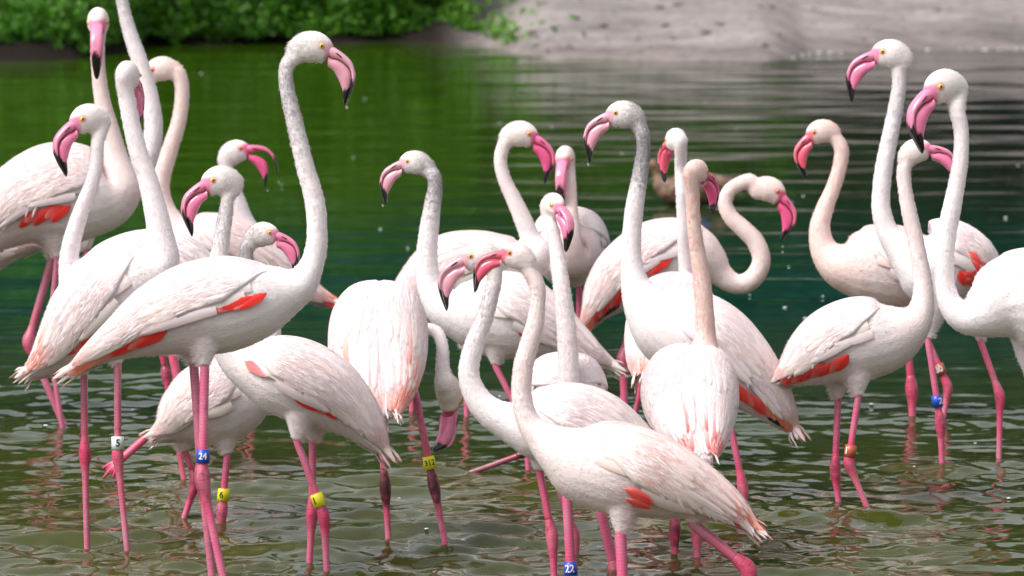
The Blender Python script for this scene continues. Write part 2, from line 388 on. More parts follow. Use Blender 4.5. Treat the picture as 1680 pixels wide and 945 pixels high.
    P0 = V[idx]+hr.normal(0, .0022, (m_, 3))*(1-.0)-nv_[idx]*.0010
    P0 = P0-nv_[idx]*((P0-V[idx])*nv_[idx]).sum(1, keepdims=True)*.8
    dr = -tv[idx]+hr.normal(0, .06, (m_, 3)); dr /= np.linalg.norm(dr, axis=1, keepdims=True)
    lift = .06*ln_[:, None]*nv_[idx]
    Pm = P0+dr*ln_[:, None]*.5+lift*.75; Pe = P0+dr*ln_[:, None]+lift
    g_ = np.clip(gr[idx]*(.62+.55*(hr.random(m_) > .55)), 0, .85)[:, None]; cg = tint[idx]*(1-g_)+np.array([.20, .195, .21])*g_; cg = np.clip(cg*hr.uniform(1.07, 1.11, (m_, 1)), 0, .92)
    strands(P0, Pm, Pe, cg, root, o0, .00034)
    # ---- bill
    def mand(top, bot, up):
        rot = R(-openb) if not up else R(openb*.25)
        Cc = []; Aa = []; Nd = []
        tp = catmull(top, 3); bt = catmull(bot, 3); ww = catmull(np.array(WID)[:, None], 3)[:, 0]
        if rot:
            hx, hy = 26, -14
            def rr(Q): Q = Q-[hx, hy]; c_, s_ = math.cos(rot), math.sin(rot); return np.c_[Q[:, 0]*c_-Q[:, 1]*s_*-1*-1, Q[:, 0]*s_+Q[:, 1]*c_]+[hx, hy]
            tp = rr(tp); bt = rr(bt)
        n = len(tp); nv = 20; th = np.linspace(0, 2*math.pi, nv, endpoint=False); VV = []; cols = []; Fq = []
        for i in range(n):
            m_ = (tp[i]+bt[i])/2; h_ = (tp[i]-bt[i])/2; f_ = i/(n-1)*10
            for j, a in enumerate(th):
                cw = math.copysign(abs(math.cos(a))**.8, math.cos(a)); sw = math.copysign(abs(math.sin(a))**.8, math.sin(a))
                x, y = m_+h_*cw*(.97)
                z = ww[i]*sw*(.94 if up else 1.0)
                VV.append(hp(x, y, z)); k = 0.0
                k = float(sm(f_+.3*math.sin(a*3+seed), 6.5 if not up else 6.1, 6.66 if not up else 6.26))
                if (up and cw < -.93) or (not up and cw > .97): k = max(k, float(sm(f_, 1.2, 2.2))*.97)
                cc = bc*(1.0 if not up else .98)
                if up: cc = cc*.9+.07
                cols.append(cc*(1-k)+np.array([.012, .01, .012])*k)
        for i in range(n-1):
            for j in range(nv):
                j2 = (j+1) % nv; Fq.append((i*nv+j, i*nv+j2, (i+1)*nv+j2, (i+1)*nv+j))
        Fq.append(tuple(range(nv))); Fq.append(tuple(reversed(range((n-1)*nv, n*nv))))
        return np.array(VV), Fq, np.array(cols)
    v, f, c = mand(CUL, MOU, True); up = obj('upper_bill', v, f, M['beak'], root, o0, c)
    v, f, c = mand(MOU, BOT, False); obj('lower_bill', v, f, M['beak'], root, o0, c)
    for sg in (1, -1):
        cN = [hp(38, -8, sg*10.2), hp(43, -10.5, sg*11.0), hp(49, -15, sg*10.6), hp(53, -19, sg*9.8)]
        v, f = tube(cN, np.array([.5, 1.5, 1.5, .4])*U, 6); obj('nostril', v, f, M['nostril'], up, o0)
        e = hp(17, 2, sg*14.6); v, f = sphere(e, 5.0*U, 12, 8); ey_ = obj('eye', v, f, M[eye], root, o0)
        e = hp(17.4, 2, sg*(14.6+3.7)); v, f = sphere(e, 2.1*U, 8, 6); obj('pupil', v, f, M['pupil'], ey_, o0)
    # ---- legs
    LC = dict(pink=(.66, .125, .245), mauve=(.52, .13, .21), red=(.72, .09, .19), dark=(.27, .10, .13))
    lc0 = np.array(LC[legcol]); jc = np.array([.60, .05, .13])
    for (te, tdir, lg, dzs) in legpts:
        opt = lg[3] if len(lg) > 3 else {}
        lc = np.array(LC[opt['col']]) if 'col' in opt else lc0
        dj = opt.get('dj', dzs); dw = opt.get('dw', dj)
        J = P3(*lg[1], dj); Wp = P3(*lg[2], dw)
        dn = norm(Wp-J)
        if dn[2] < -.2: W2 = Wp+dn*max(0, (Wp[2]+.16)/-dn[2])
        else: W2 = Wp+dn*.02
        if 'foot' in opt: W2 = Wp
        up_ = te-tdir*.02
        key = [np.r_[up_, .0092], np.r_[te+(J-te)*.02, .0102], np.r_[te+(J-te)*.3, .0098], np.r_[te+(J-te)*.7, .0098], np.r_[J+(te-J)*min(.35, .040/np.linalg.norm(te-J)), .0100],
               np.r_[J+(te-J)*min(.12, .010/np.linalg.norm(te-J)), .0158], np.r_[J+dn*.012, .0152], np.r_[J+dn*.045, .0100], np.r_[J+dn*.10, .0086], np.r_[J+(W2-J)*.8, .0086], np.r_[W2, .0090]]
        if np.linalg.norm(W2-J) < .10: key = key[:7]+[np.r_[J+(W2-J)*.6, .012], np.r_[W2, .0095]]
        k3 = catmull(np.array(key), 5); k3[:, 3] = np.maximum(k3[:, 3], .006)*opt.get('w', .84)
        v, f = tube(k3[:, :3], k3[:, 3], 12)
        ln = np.r_[0, np.cumsum(np.linalg.norm(np.diff(k3[:, :3], axis=0), axis=1))]
        uv = np.array([[j/12, ln[i]] for i in range(len(k3)) for j in range(12)]+[[0, 0], [0, ln[-1]]])
        dJ = np.linalg.norm(v-J, axis=1); jw = (1-sm(dJ, .0, .13))[:, None]; tn = lc*(1-jw)+jc*jw
        dk = opt.get('dark', .20)
        gy = dk*.5*(1-sm(dJ, .02, .07))+dk*.10
        lo = obj('leg', v, f, M['leg'], root, o0, tn, gy, uv)
        if 'foot' in opt:
            fd = norm(P3(*opt['foot'], dw)-W2); sd = norm(np.cross(fd, FWD)); tp = []
            for q2, (sp, ln2) in enumerate(((-.55, .050), (0., .060), (.55, .048), (.2, -.018))):
                dv = norm(fd+sd*sp*.8+FWD*sp*-.5); m_ = W2+dv*ln2*.55; tp.append(tube([W2-fd*.006, m_, W2+dv*ln2], [.0085, .0065, .0022], 8))
            e1 = W2+norm(fd+sd*-.44+FWD*.27)*.040; e2 = W2+fd*.046; e3 = W2+norm(fd+sd*.44-FWD*.27)*.038
            for a_, b_ in ((e1, e2), (e2, e3)):
                tp.append(tube([W2+fd*.004, (W2+(a_+b_)/2)/2, (a_+b_)/2*.98+W2*.02], [.004, .008, .0035], 6))
            vv, ff = join(tp); obj('foot', vv, ff, M['leg'], lo, o0, lc, .1, np.zeros((len(vv), 2)))
        if 'ring' in opt:
            fr, colr, txt, tcol = opt['ring']
            ctr = te+(J-te)*fr; ax = norm(J-te); hgt = .030
            vv, ff = tube([ctr-ax*hgt/2, ctr-ax*hgt/2.05, ctr, ctr+ax*hgt/2.05, ctr+ax*hgt/2], [.0105, .0142, .0142, .0142, .0105], 20)
            rgn = obj('leg_ring', vv, ff, M[colr], lo, o0)
            rgn['label'] = opt['rlabel']
            if txt:
                tv, tf = text_mesh(txt, opt.get('ts', .0235)); rr_ = .0144
                side = norm(np.cross(ax, FWD)); 
                if side[0] < 0: side = -side
                out = norm(np.cross(side, ax)); 
                if np.dot(out, FWD) > 0: out = -out
                ang = tv[:, 0]/rr_*.92+R(opt.get('ta', 0)); rad = rr_+.0002+tv[:, 2]
                w3 = ctr[None]+out[None]*(np.cos(ang)*rad)[:, None]+side[None]*(np.sin(ang)*rad)[:, None]-ax[None]*tv[:, 1:2]
                # a printed number is a flat mark on the ring: joined as its own tiny mesh part of the leg
                obj('ring_number', w3, tf, M[tcol], lo, o0, smooth=False)
    if not wing: return root
    # ---- wings laid over the flanks, in the body's own (along, around) coordinates
    def surf(sg, w_, v_, off):
        k = (1-w_)*nt_; v_ = R(v_)
        if k < 0:
            c = C[0]+T[0]*(k/nt_)*np.linalg.norm(C[nt_]-C[0]); a, b, n_, l_ = A[2], B[2], Nn[1], Ls[1]
        else:
            i = min(int(k), nt_-1); fr = k-i
            g = lambda X: X[i]*(1-fr)+X[i+1]*fr
            c, a, b, n_, l_ = g(C), g(A), g(B), norm(g(Nn)), norm(g(Ls))
        nrm = norm(n_*math.cos(v_)/max(a, .02)+l_*sg*math.sin(v_)/max(b, .02))
        return c+n_*math.cos(v_)*a+l_*sg*math.sin(v_)*b+nrm*off, nrm
    def vlow(w_): return wlow*float(np.interp(w_, [.05, .15, .28, .5, .72, .88, 1], [35, 62, 84, 97, 100, 96, 80]))
    def hsh(w_, v_):
        g = min(1, max(0, (v_-2)/(vlow(w_)-2)))
        return .0012+.0105*float(sm(g, .0, .55))*float(sm(w_, .04, .30))*(1-.35*float(sm(w_, .8, .95)))
    def feather(sg, w0, v0, w1, v1, wd, off0, off1, c0, c1, par, name='feather', bend=0., n=7, camber=.0036, rel=True):
        if rel:                                   # roots tuck under, tips stand a little proud of the wing
            off0 = hsh(w0, v0)-.0012; off1 = hsh(w1, v1)+.0016+(off1-.012)*.5 if off1 > .008 else hsh(w1, v1)+.001
        sh_ = np.array([1, 1-.06*rg.random(), 1-.085*rg.random()])*(1-.05*rg.random()); c0 = np.array(c0)*sh_; c1 = np.array(c1)*sh_
        rw = .14 if c1[1] < .25 and c1[0] > .5 else 0.0
        pts = []; nn = []
        for i in range(n):
            t = i/(n-1); v_ = v0+(v1-v0)*(t+bend*t*(1-t)); p, q_ = surf(sg, w0+(w1-w0)*t, v_, off0+(off1-off0)*t)
            pts.append(p); nn.append(q_)
        pts = np.array(pts); nn = np.array(nn); tg = np.gradient(pts, axis=0); tg /= np.linalg.norm(tg, axis=1, keepdims=True)
        cr = np.cross(nn, tg); cr /= np.linalg.norm(cr, axis=1, keepdims=True)
        VV = []; UV = []; cols = []; X = [-1, -.55, 0, .55, 1]
        for i in range(n):
            t = i/(n-1); ww = wd*(.62+.38*math.sin(math.pi*min(1, t*1.1+.1)))*math.sqrt(max(0.012, 1-max(0, (t-.72)/.28)**2.2))
            if not rel: ww *= math.sqrt(min(1, .03+t/.35))
            for x in X:
                VV.append(pts[i]+cr[i]*x*ww+nn[i]*(-camber*x*x*(1 if t < .99 else .3))); UV.append((x, t)); cols.append((np.array(c0)*(1-t**1.8)+np.array(c1)*t**1.8)*(1-.11*abs(x)*EDG)*(1-rw*x*x)+WHITE*rw*x*x)
        Fq = [(i*5+j, i*5+j+1, i*5+j+6, i*5+j+5) for i in range(n-1) for j in range(4)]
        o_ = obj(name, VV, Fq, M['feather'], par, o0, cols, None, UV)
        return o_
    tipc = dict(white=WHITE*.98, peach=PEACH, coral=CORAL)[tail]
    for sg in (1, -1):
        nu, nw = 30, 12; VV = []; cols = []
        for i in range(nu+1):
            w_ = .04+.90*i/nu; vl = vlow(w_)
            for j in range(nw+1):
                g = j/nw; v_ = 2+(vl-2)*g
                h = .0105*float(sm(g, .0, .55))*float(sm(w_, .04, .30))*(1-.35*float(sm(w_, .8, .95)))
                sc_ = 1+.5*math.sin(w_*38+g*3)*0.12*float(sm(g, .5, 1))
                p, q_ = surf(sg, w_, v_, h*sc_+.0012); VV.append(p)
                k_ = .45*pink+.1; cols.append(base*(1-.10*g)+np.array([.8, .62, .6])*.10*g)
        for i in range(nu+1):
            w_ = .04+.90*i/nu; p, q_ = surf(sg, w_, vlow(w_)-1, -.006); VV.append(p); cols.append(base*.95)
        m1 = nw+1; Fq = [(i*m1+j, i*m1+j+1, (i+1)*m1+j+1, (i+1)*m1+j) for i in range(nu) for j in range(nw)]
        o2 = (nu+1)*m1; Fq += [(i*m1+nw, o2+i, o2+i+1, (i+1)*m1+nw) for i in range(nu)]
        wg = obj('wing', VV, Fq, M['plumage'], root, o0, cols, 0.0)
        j_ = lambda s_: rg.uniform(-s_, s_)
        hr = np.random.default_rng(seed*2+(sg > 0)); m_ = 2600; Wv = hr.uniform(.05, .93, m_); Gv = hr.uniform(.02, .97, m_)
        a0 = []; a1 = []; a2 = []; cg = []; ph = hr.uniform(0, 6, 3)
        for w_, g in zip(Wv, Gv):
            v_ = 2+(vlow(w_)-2)*g; ln2 = .035+.02*hr.random(); ho = hsh(w_, v_)
            p0, _ = surf(sg, w_, v_, ho-.0012); p1, _ = surf(sg, w_+ln2*.5, v_+1.0*droop, ho+.0012); p2, _ = surf(sg, w_+ln2, v_+2.2*droop, ho+.0022)
            a0.append(p0); a1.append(p1); a2.append(p2)
            st = .5+.5*math.sin(v_*.42+w_*6+ph[0])*math.sin(v_*.23+ph[1]-w_*9); st = st*st*(.35+.65*drape)
            k_ = .45+.3*drape; col_ = base*(1-k_*st)+np.array([.80, .56, .48])*k_*st
            tk = float(sm(w_, .70, .95))*(.55 if tail != 'white' else .1)*(.4+.6*hr.random()); col_ = col_*(1-tk)+(tipc*.6+WHITE*.4)*tk
            for (wa, wb, va, vb, cn, nf) in red:
                if cn[0] in '+*' and wa-.04 < w_ < wb and va-4 < v_ < vb+4 and math.sin(v_*.55+ph[2])+.5*math.sin(v_*1.3+w_*8) > (-.1 if cn[0] == '+' else -2):
                    cc_ = (RED if 'red' in cn else CORAL); kk = float(sm(w_, wa-.04, wa+.14))*(.75 if cn[0] == '+' else .95); col_ = col_*(1-kk)+cc_*kk
            cg.append(col_)
        cg = np.clip(np.array(cg)*hr.uniform(1.04, 1.09, (m_, 1)), 0, .90)
        strands(np.array(a0), np.array(a1), np.array(a2), cg, wg, o0, .00085)
        fw = base*.99; ft = base
        # red coverts and dark flight feathers that show below the wing's edge
        for (wa, wb, va, vb, cname, nf) in red:
            over = cname[0] == '+'; solid = cname[0] == '*'; cname = cname.lstrip('+*')
            cc = dict(red=RED, coral=CORAL, peach=PEACH, black=np.array([.012, .012, .014]), pink=np.array([.78, .22, .24]))[cname]
            for q2 in range(nf):
                t = (q2+.5)/nf; ww = wa+(wb-wa)*t
                if solid:
                    va2 = va+(vb-va)*((q2*.618) % 1); feather(sg, ww-.07, va2-4, ww+.07+j_(.02), va2+4, .014, .013, .017, cc*.85+WHITE*.1, cc, wg, rel=False); continue
                if over:
                    va2 = va+(vb-va)*((q2*.37) % 1); feather(sg, ww-.22, va2-5, ww+.07, va2+3, .013, .013, .0165, WHITE*.8+cc*.2, cc, wg); continue
                feather(sg, ww-.08, vb*.55+va*.45+j_(3), ww+.07, vb+4+j_(4), min(.018, .006+(vb-va)*.00048), .006, .0088-.0006*(q2 % 3), cc, cc*(1-.35*(q2 % 3 == 1))+WHITE*.30*(q2 % 3 == 1), wg, camber=.0022, rel=False)
        # covert rows, back rows drooping over the red
        for q2 in range(6):
            t = q2/5; wq = .30+.05*j_(1); vq = 14+t*62
            feather(sg, (.16 if not drape else .07)+.03*j_(1), vq, wq+.14-(.04 if drape else 0), vq+6*droop, .019 if not drape else .014, .0092, .0130, fw if not drape else base*.6+np.array([.78, .52, .46])*.4*(q2 % 2)+base*.4*((q2+1) % 2), ft, wg)
        for q2 in range(8):
            t = q2/7; vq = 8+t*vlow(.5)*.86; w0 = .30+.03*j_(1)
            feather(sg, w0, vq, w0+.30+.03*j_(1), vq+9*droop+j_(3), .018, .0095, .0150, fw, ft if rg.random() > .12+drape*.35 else ft*.65+PEACH*.35, wg, bend=.2)
        n3 = 16 if drape else 9
        for q2 in range(n3):
            t = q2/(n3-1); vq = 4+t*vlow(.75)*.86; w0 = .50+.04*j_(1)-(.12*rg.random() if drape else 0)
            fw2 = base*.5+np.array([.78, .52, .46])*.5 if drape and rg.random() < .5 else fw
            feather(sg, w0, vq, w0+.36+.04*j_(1)+(.06 if drape else 0), vq+12*droop+j_(4), .0105 if drape else .016, .0100, .0160+.004*drape, fw2, ft, wg, bend=.3)
        if drape:
            for q2 in range(14):                       # long plumes hanging loose over the flank
                w0 = .40+.42*q2/13+j_(.02); v0 = vlow(w0)-30-18*rg.random()
                feather(sg, w0, v0, w0+.20+j_(.04), vlow(w0+.15)+14+j_(10), .0075, .0100, .0190, fw if q2 % 3 else base*.55+np.array([.78, .52, .46])*.45, ft, wg, bend=.2)
        for q2 in range(8):
            t = q2/7; w0 = .30+.44*t
            feather(sg, w0, vlow(w0)-26, w0+.17+j_(.02), vlow(w0+.12)+(5 if not big else 9)+j_(5 if not big else 8), .0125 if not big else .0080, .0095, .0115, fw, ft*.93+np.array([.78, .5, .5])*.07, wg)
        for q2 in range(5):
            t = q2/4; w0 = .74+.03*j_(1)
            feather(sg, w0, 10+t*65, 1.0+.04*j_(1)-.03*t, 14+t*58, .015, .008, .0045+.001*q2, fw, tipc, wg)
    for q2 in range(5):
        a_ = -1+q2*.5
        feather(1 if a_ > 0 else -1, .84, abs(a_)*80+95-75*(q2 % 2), 1.07+.03*rg.random(), abs(a_)*90+80-60*(q2 % 2), .010, .002, .004, WHITE*.97, WHITE*.85+CREAM*.15 if tail == 'white' else WHITE*.5+PEACH*.5, root, name='tail_feather')
    for q2 in range(wisp):
        sg = 1 if q2 % 2 else -1; va2 = 10+rg.random()*120
        feather(sg, .80+.05*rg.random(), va2, 1.04+.08*rg.random(), va2+rg.uniform(-8, 14), .0050, .004, .004+.004*rg.random(), WHITE*.98, (tipc*.6+WHITE*.4) if rg.random() < .6 else WHITE*.8+CREAM*.2, root, name='tail_feather', rel=False)
    return root
# ------------------------------------------------------------------ where every flamingo stands (read off the photograph)
B = []
def bird(**k): B.append(k)
bird(label='tallest white flamingo in front at left, blue ring 24 on its leg', s=765,
  torso=[(116,608,5,6),(150,584,16,18),(195,556,33,34),(250,528,56,58),(310,508,73,74),(370,500,78,76),(420,492,66,64),(462,480,46,42)],
  neck=[(492,466,30),(511,436,20),(520,395,17),(517,334,16),(500,271,14.5),(484,203,13.5),(470,140,12),(471,108,12)],
  head=('e',528,76,570,174,0), legs=[[(318,598),(331,785),(350,965),{'dark':.45,'col':'mauve','dj':.02,'w':1.0}],[(336,600),(332,788),(374,985),{'dark':.3,'w':1.0,'ring':(.79,'blue','24','pwhite'),'rlabel':'blue ring printed 24','dz':-.045,'ta':2,'ts':.020}]],
  beak='pale', greyn=.6, cream=.45, red=[(.14,.29,72,87,'red',6),(.58,.76,88,114,'red',5),(.74,.98,78,104,'coral',5)], tail='peach', seed=1, wlow=.95)
bird(label='flamingo with the back of its head to us, white ring 5 on its leg', s=720,
  torso=[(44,614,7,10),(75,590,26,28),(105,560,46,48),(140,525,67,64),(180,490,74,70),(220,465,63,60),(250,447,45,42)],
  neck=[(268,424,27),(264,390,22),(254,340,18.5),(241,290,16),(227,250,15),(215,200,14),(208,160,14)],
  head=('c',210,124,.90,76,4,.02), legs=[[(138,612),(139,745),(143,905),{'dz':.05}],[(193,597),(193,748),(209,905),{'dark':.2,'ring':(.86,'white','5','black'),'rlabel':'white ring printed 5','dz':-.02,'ta':8}]],
  cream=.25, red=[(.52,.66,90,110,'red',3),(.70,.98,40,90,'+coral',5)], tail='peach', seed=2, legcol='mauve')
bird(label='pinkish flamingo facing left, its bill touching the back of another head', s=565,
  torso=[(553,498,4,8),(520,485,14,16),(480,465,30,30),(430,435,48,46),(380,415,58,54),(335,405,56,54),(300,395,44,42)],
  neck=[(280,374,30),(266,338,19),(263,300,15.5),(276,254,13.5),(293,200,12),(299,150,11.5),(292,120,12.5)],
  head=('e',251,115,231,196,180), legs=[[(398,500),(396,590),(398,640),{}],[(410,500),(412,585),(412,640),{}]],
  beak='red', eye='iris_red', pink=.35, npink=.6, cream=.1, red=[(.30,.40,60,80,'red',2),(.78,1.0,60,90,'red',5)], tail='coral', seed=3)
bird(label='flamingo with its bill wide open, facing right behind the others', s=555,
  torso=[(270,470,6,8),(310,452,28,28),(350,430,42,44),(388,415,38,38)],
  neck=[(405,385,24),(400,360,15),(389,328,13),(378,300,11.5),(371,276,11),(372,262,11.5)],
  head=('e',395,244,457,295,0), legs=[[(330,500),(328,590),(328,640),{}],[(345,500),(342,590),(344,640),{}]],
  beak='hot', eye='iris_red', cream=.3, openb=20, seed=4)
bird(label='flamingo drooping its pink bill before the open-billed one, yellow ring 1 on its leg', s=737,
  torso=[(634,744,5,10),(612,714,22,26),(580,678,41,42),(540,648,59,60),(495,627,67,68),(450,612,62,62),(412,598,45,44),(388,582,34,32)],
  neck=[(372,560,27),(356,515,20),(354,460,17),(362,402,14),(371,345,11.5),(374,322,11)],
  head=('e',347,296,312,389,195), legs=[[(513,722),(512,845),(508,918),{'dz':.04}],[(487,722),(532,848),(536,935),{'dark':.2,'ring':(.78,'yellow','1','black'),'rlabel':'yellow ring printed 1','dz':-.04,'ta':-35}]],
  beak='pink', greyn=.5, cream=.35, red=[(.17,.21,74,84,'pink',2),(.46,.64,92,108,'red',3)], tail='peach', seed=5)
bird(label='low grey-necked flamingo facing right under the tall neck, yellow ring 6 on its leg', s=690,
  torso=[(250,716,6,9),(275,702,22,24),(300,682,46,46),(335,664,66,62),(370,655,72,66),(400,645,58,54),(420,632,42,38)],
  neck=[(430,610,33),(442,578,21),(443,540,17),(430,500,15),(410,455,13),(404,415,11.5),(408,402,12)],
  head=('e',443,382,487,452,0), legs=[[(303,738),(322,790),(308,832),{'dz':.04,'dark':.3}],[(373,745),(364,838),(363,860),{'dz':-.02,'ring':(.72,'yellow','6','black'),'rlabel':'yellow ring printed 6','ta':-18}]],
  beak='pink', greyn=.9, cream=.5, tail='peach', seed=6, red=[(.62,.72,90,100,'pink',2)])
bird(label='flamingo at far left facing the camera, bill straight down, red slash on wing', s=601,
  torso=[(-60,400,20,22),(-20,372,44,44),(30,338,66,64),(80,320,82,74),(125,318,82,72),(165,318,66,60),(188,312,50,44)],
  neck=[(195,298,34),(188,258,22),(178,210,16.5),(168,165,13),(162,120,11.5),(160,80,11.5)],
  head=('c',161,37,.92,-88,8,-.03), legs=[[(86,422),(46,562),(104,695),{'dz':.03,'col':'mauve','w':1.15}],[(94,422),(80,560),(102,700),{'dz':-.03,'col':'mauve'}]],
  beak='pink', pink=.25, npink=.5, cream=.3, red=[(.40,.66,86,112,'red',6)], seed=7, big=1, wlow=.95)
bird(label='flamingo whose neck rises out of the top of the photo', s=585,
  torso=[(30,384,8,10),(70,358,36,36),(120,335,50,50),(165,318,48,46),(195,306,40,38)],
  neck=[(217,294,28),(240,265,17.5),(252,215,15),(246,160,14),(229,100,13),(212,50,11.5),(201,5,10),(194,-40,10),(188,-85,10.5)],
  head=('c',165,-110,.8,180,0), legs=[[(140,410),(137,560),(137,665),{}],[(142,410),(190,560),(192,665),{}]],
  greyn=.5, seed=8)
bird(label='flamingo near the left edge stretching one leg and pink foot back over the water', s=655,
  torso=[(400,520,5,8),(370,500,20,22),(330,466,44,42),(285,443,60,56),(240,440,62,56),(195,447,56,52),(155,462,44,42)],
  neck=[(128,478,30),(113,440,17),(117,402,15),(126,368,13.5),(138,334,12.5),(151,300,12),(158,265,11.5),(160,232,11)],
  head=('e',131,196,107,291,205), legs=[[(284,585),(300,665),(196,756),{'dz':.0,'hip':.42,'w':1.15,'col':'red','foot':(168,785)}],[(266,580),(272,612),(303,795),{'dz':.04,'hip':.45,'dark':.4,'col':'red'}]],
  beak='pink', cream=.35, pink=.1, seed=9)
bird(label='flamingo cut off by the left edge, only its pale tail in view', s=592,
  torso=[(66,402,4,8),(35,408,12,14),(0,417,21,22),(-40,420,45,44),(-90,415,62,60),(-140,410,60,56),(-175,405,45,42)],
  neck=[(-203,390,26),(-217,350,17),(-222,300,14),(-226,240,12.5),(-226,195,12)],
  head=('c',-250,160,.85,180,0), legs=[[(-95,490),(-95,610),(-92,690),{}],[(-70,490),(-72,610),(-70,690),{}]], seed=10, tail='peach')
bird(label='flamingo seen from behind, cream head hanging beside it, yellow ring 312 on leg', s=711,
  torso=[(628,684,6,20,-.24),(625,655,22,42,-.19),(621,620,44,60,-.12),(620,580,66,71,-.03),(621,540,76,72,.06),(624,522,62,64,.14),(630,520,42,44,.20)],
  neck=[(645,524,34,.24),(668,535,22,.26),(690,545,13,.25),(705,541,11,.22),(719,548,10,.20),(726,572,10,.18),(726,600,11.5,.17),(728,622,14,.16)],
  head=('c',736,646,1.0,66,63,.15), legs=[[(624,700),(632,800),(638,893),{'dz':.04,'dark':.75,'hip':.5}],[(680,640),(712,797),(731,893),{'dz':-.02,'dark':.75,'hip':.55,'ring':(.76,'yellow','312','black'),'rlabel':'yellow ring printed 312','ta':5,'ts':.019}]],
  beak='pink', cream=1.0, npink=.0, red=[(.55,.85,78,108,'coral',4),(.62,1.0,48,96,'+coral',8)], tail='coral', seed=11)
bird(label='flamingo facing left with speckled grey neck, tail ending behind a vertical neck', s=640,
  torso=[(1008,603,5,9),(975,585,18,22),(935,562,36,38),(890,538,56,56),(845,520,70,66),(800,516,68,62),(760,512,52,50)],
  neck=[(728,502,34),(706,470,22),(700,430,18),(703,385,16),(709,340,14),(714,305,12),(709,285,12)],
  head=('e',668.6,264.6,629,334.6,180), legs=[[(858,598),(878,738),(788,770),{'col':'dark','dark':.9,'dj':-.1,'dw':-.1}],[(812,598),(862,700),(866,760),{}]],
  beak='pale', greyn=.9, cream=.25, red=[(.42,.50,92,104,'red',3)], seed=12, pink=.05)
bird(label='flamingo facing right with bright pink bill, behind the speckled neck one', s=590,
  torso=[(640,520,6,8),(660,500,25,26),(690,476,45,46),(735,451,64,60),(785,441,62,58),(830,436,50,48),(862,430,38,36)],
  neck=[(880,414,27),(871,392,17),(858,360,14.5),(842,325,12.5),(828,295,11),(821,265,10.5),(826,240,11)],
  head=('e',867.7,220,897,302.6,0), legs=[[(700,540),(677,625),(675,692),{}],[(764,570),(764,630),(766,692),{}]],
  beak='hot', pink=.3, npink=.2, cream=.4, tail='peach', seed=13)
bird(label='flamingo facing the camera with pink breast, in the middle of the far row', s=575,
  torso=[(940,430,10,14,.3),(938,412,40,44,.2),(935,405,62,57,.1),(934,408,66,58,.0),(933,418,50,46,-.08)],
  neck=[(932,422,32,-.12),(934,395,20,-.15),(936,365,14,-.14),(935,330,11.5,-.12),(934,300,11,-.1),(933,280,11,-.08)],
  head=('c',927,261,.80,-100,8,-.08), legs=[[(915,470),(915,580),(915,665),{}],[(950,470),(950,580),(950,665),{}]],
  beak='pink', npink=.5, cream=.3, seed=14)
bird(label='flamingo facing the camera on a long straight neck, bill pointing down to the right', s=728,
  torso=[(935,655,8,12,.3),(932,645,36,38,.2),(928,640,58,56,.08),(928,648,66,60,-.02),(932,670,52,46,-.07)],
  neck=[(935,680,34,-.1),(934,648,19,-.12),(933,600,16.5,-.12),(929,535,15.5,-.12),(921,470,13.5,-.12),(912,405,11.5,-.1),(905,370,10.5,-.09)],
  head=('c',908,337,.76,-57,5,-.09), legs=[[(905,760),(942,880),(946,960),{'dz':.05,'col':'dark'}],[(985,835),(1012,950),(1014,990),{'dz':-.14,'w':1.15,'hip':.6}]],
  beak='pink', cream=.45, npink=.15, seed=15)
bird(label='white flamingo second from the front with pale bill, blue ring 22 on its leg', s=755,
  torso=[(1110,790,5,8),(1080,765,22,24),(1035,736,46,44),(985,713,66,62),(935,700,70,66),(890,698,60,56),(862,697,50,46)],
  neck=[(836,692,33),(803,675,25),(780,648,20),(769,612,17),(777,569,16),(792,530,14.5),(804,490,13),(811,460,12.5)],
  head=('e',772.8,420.3,728.8,510.8,180), legs=[[(885,772),(906,882),(910,962),{'dz':.03}],[(930,812),(938,965),(940,1010),{'dz':-.01,'w':1.1,'ring':(.79,'blue','22','pwhite'),'rlabel':'blue ring printed 22','ta':-12}]],
  beak='pale', greyn=.35, cream=.3, seed=16)
bird(label='frontmost flamingo at the bottom, pink-streaked drooping wing feathers and red bill', s=778,
  torso=[(1240,868,5,10),(1205,838,22,24),(1165,815,38,38),(1115,795,56,56),(1060,778,70,68),(1005,768,75,70),(955,758,66,58)],
  neck=[(920,740,45),(888,716,28),(866,690,19),(856,650,16.5),(858,605,16),(867,569,15.5),(877,535,14.5),(882,500,12.5),(881,468,13)],
  head=('e',836,415,775,480,180), legs=[[(1136,858),(1230,935),(1222,1000),{'dz':.0,'col':'mauve','hip':.42,'w':1.15}],[(1018,876),(1024,1010),(1026,1080),{'dz':-.03,'w':1.2}]],
  beak='red', eye='iris_red', npink=.35, pink=.35, cream=.1, red=[(.30,.34,108,128,'*red',3),(.64,.88,86,116,'red',7),(.72,.78,112,126,'black',2),(.72,1.0,30,80,'+coral',5)], tail='coral', seed=17, drape=1, droop=2.2, wlow=1.14)
bird(label='flamingo with charcoal-mottled upper neck facing left, red wing edge behind it', s=673,
  torso=[(1303,706,5,10),(1285,680,22,26),(1255,645,42,44),(1215,606,61,60),(1170,572,74,70),(1125,548,74,68),(1090,532,60,56)],
  neck=[(1060,500,40),(1042,466,24),(1036,424,17),(1037,380,15.5),(1041,340,15),(1047,305,13.5),(1053,270,12.5),(1056,240,11.5),(1052,214,12)],
  head=('e',1009.7,185.7,964,267,180), legs=[[(1193,672),(1219,800),(1221,830),{'dz':-.02}],[(1150,690),(1162,800),(1166,830),{}]],
  beak='pale', greyn=1.25, cream=.25, red=[(.44,.74,86,122,'red',8),(.70,.95,86,112,'coral',6),(.8,.95,112,124,'black',3)], tail='peach', seed=18, wlow=.88, big=1)
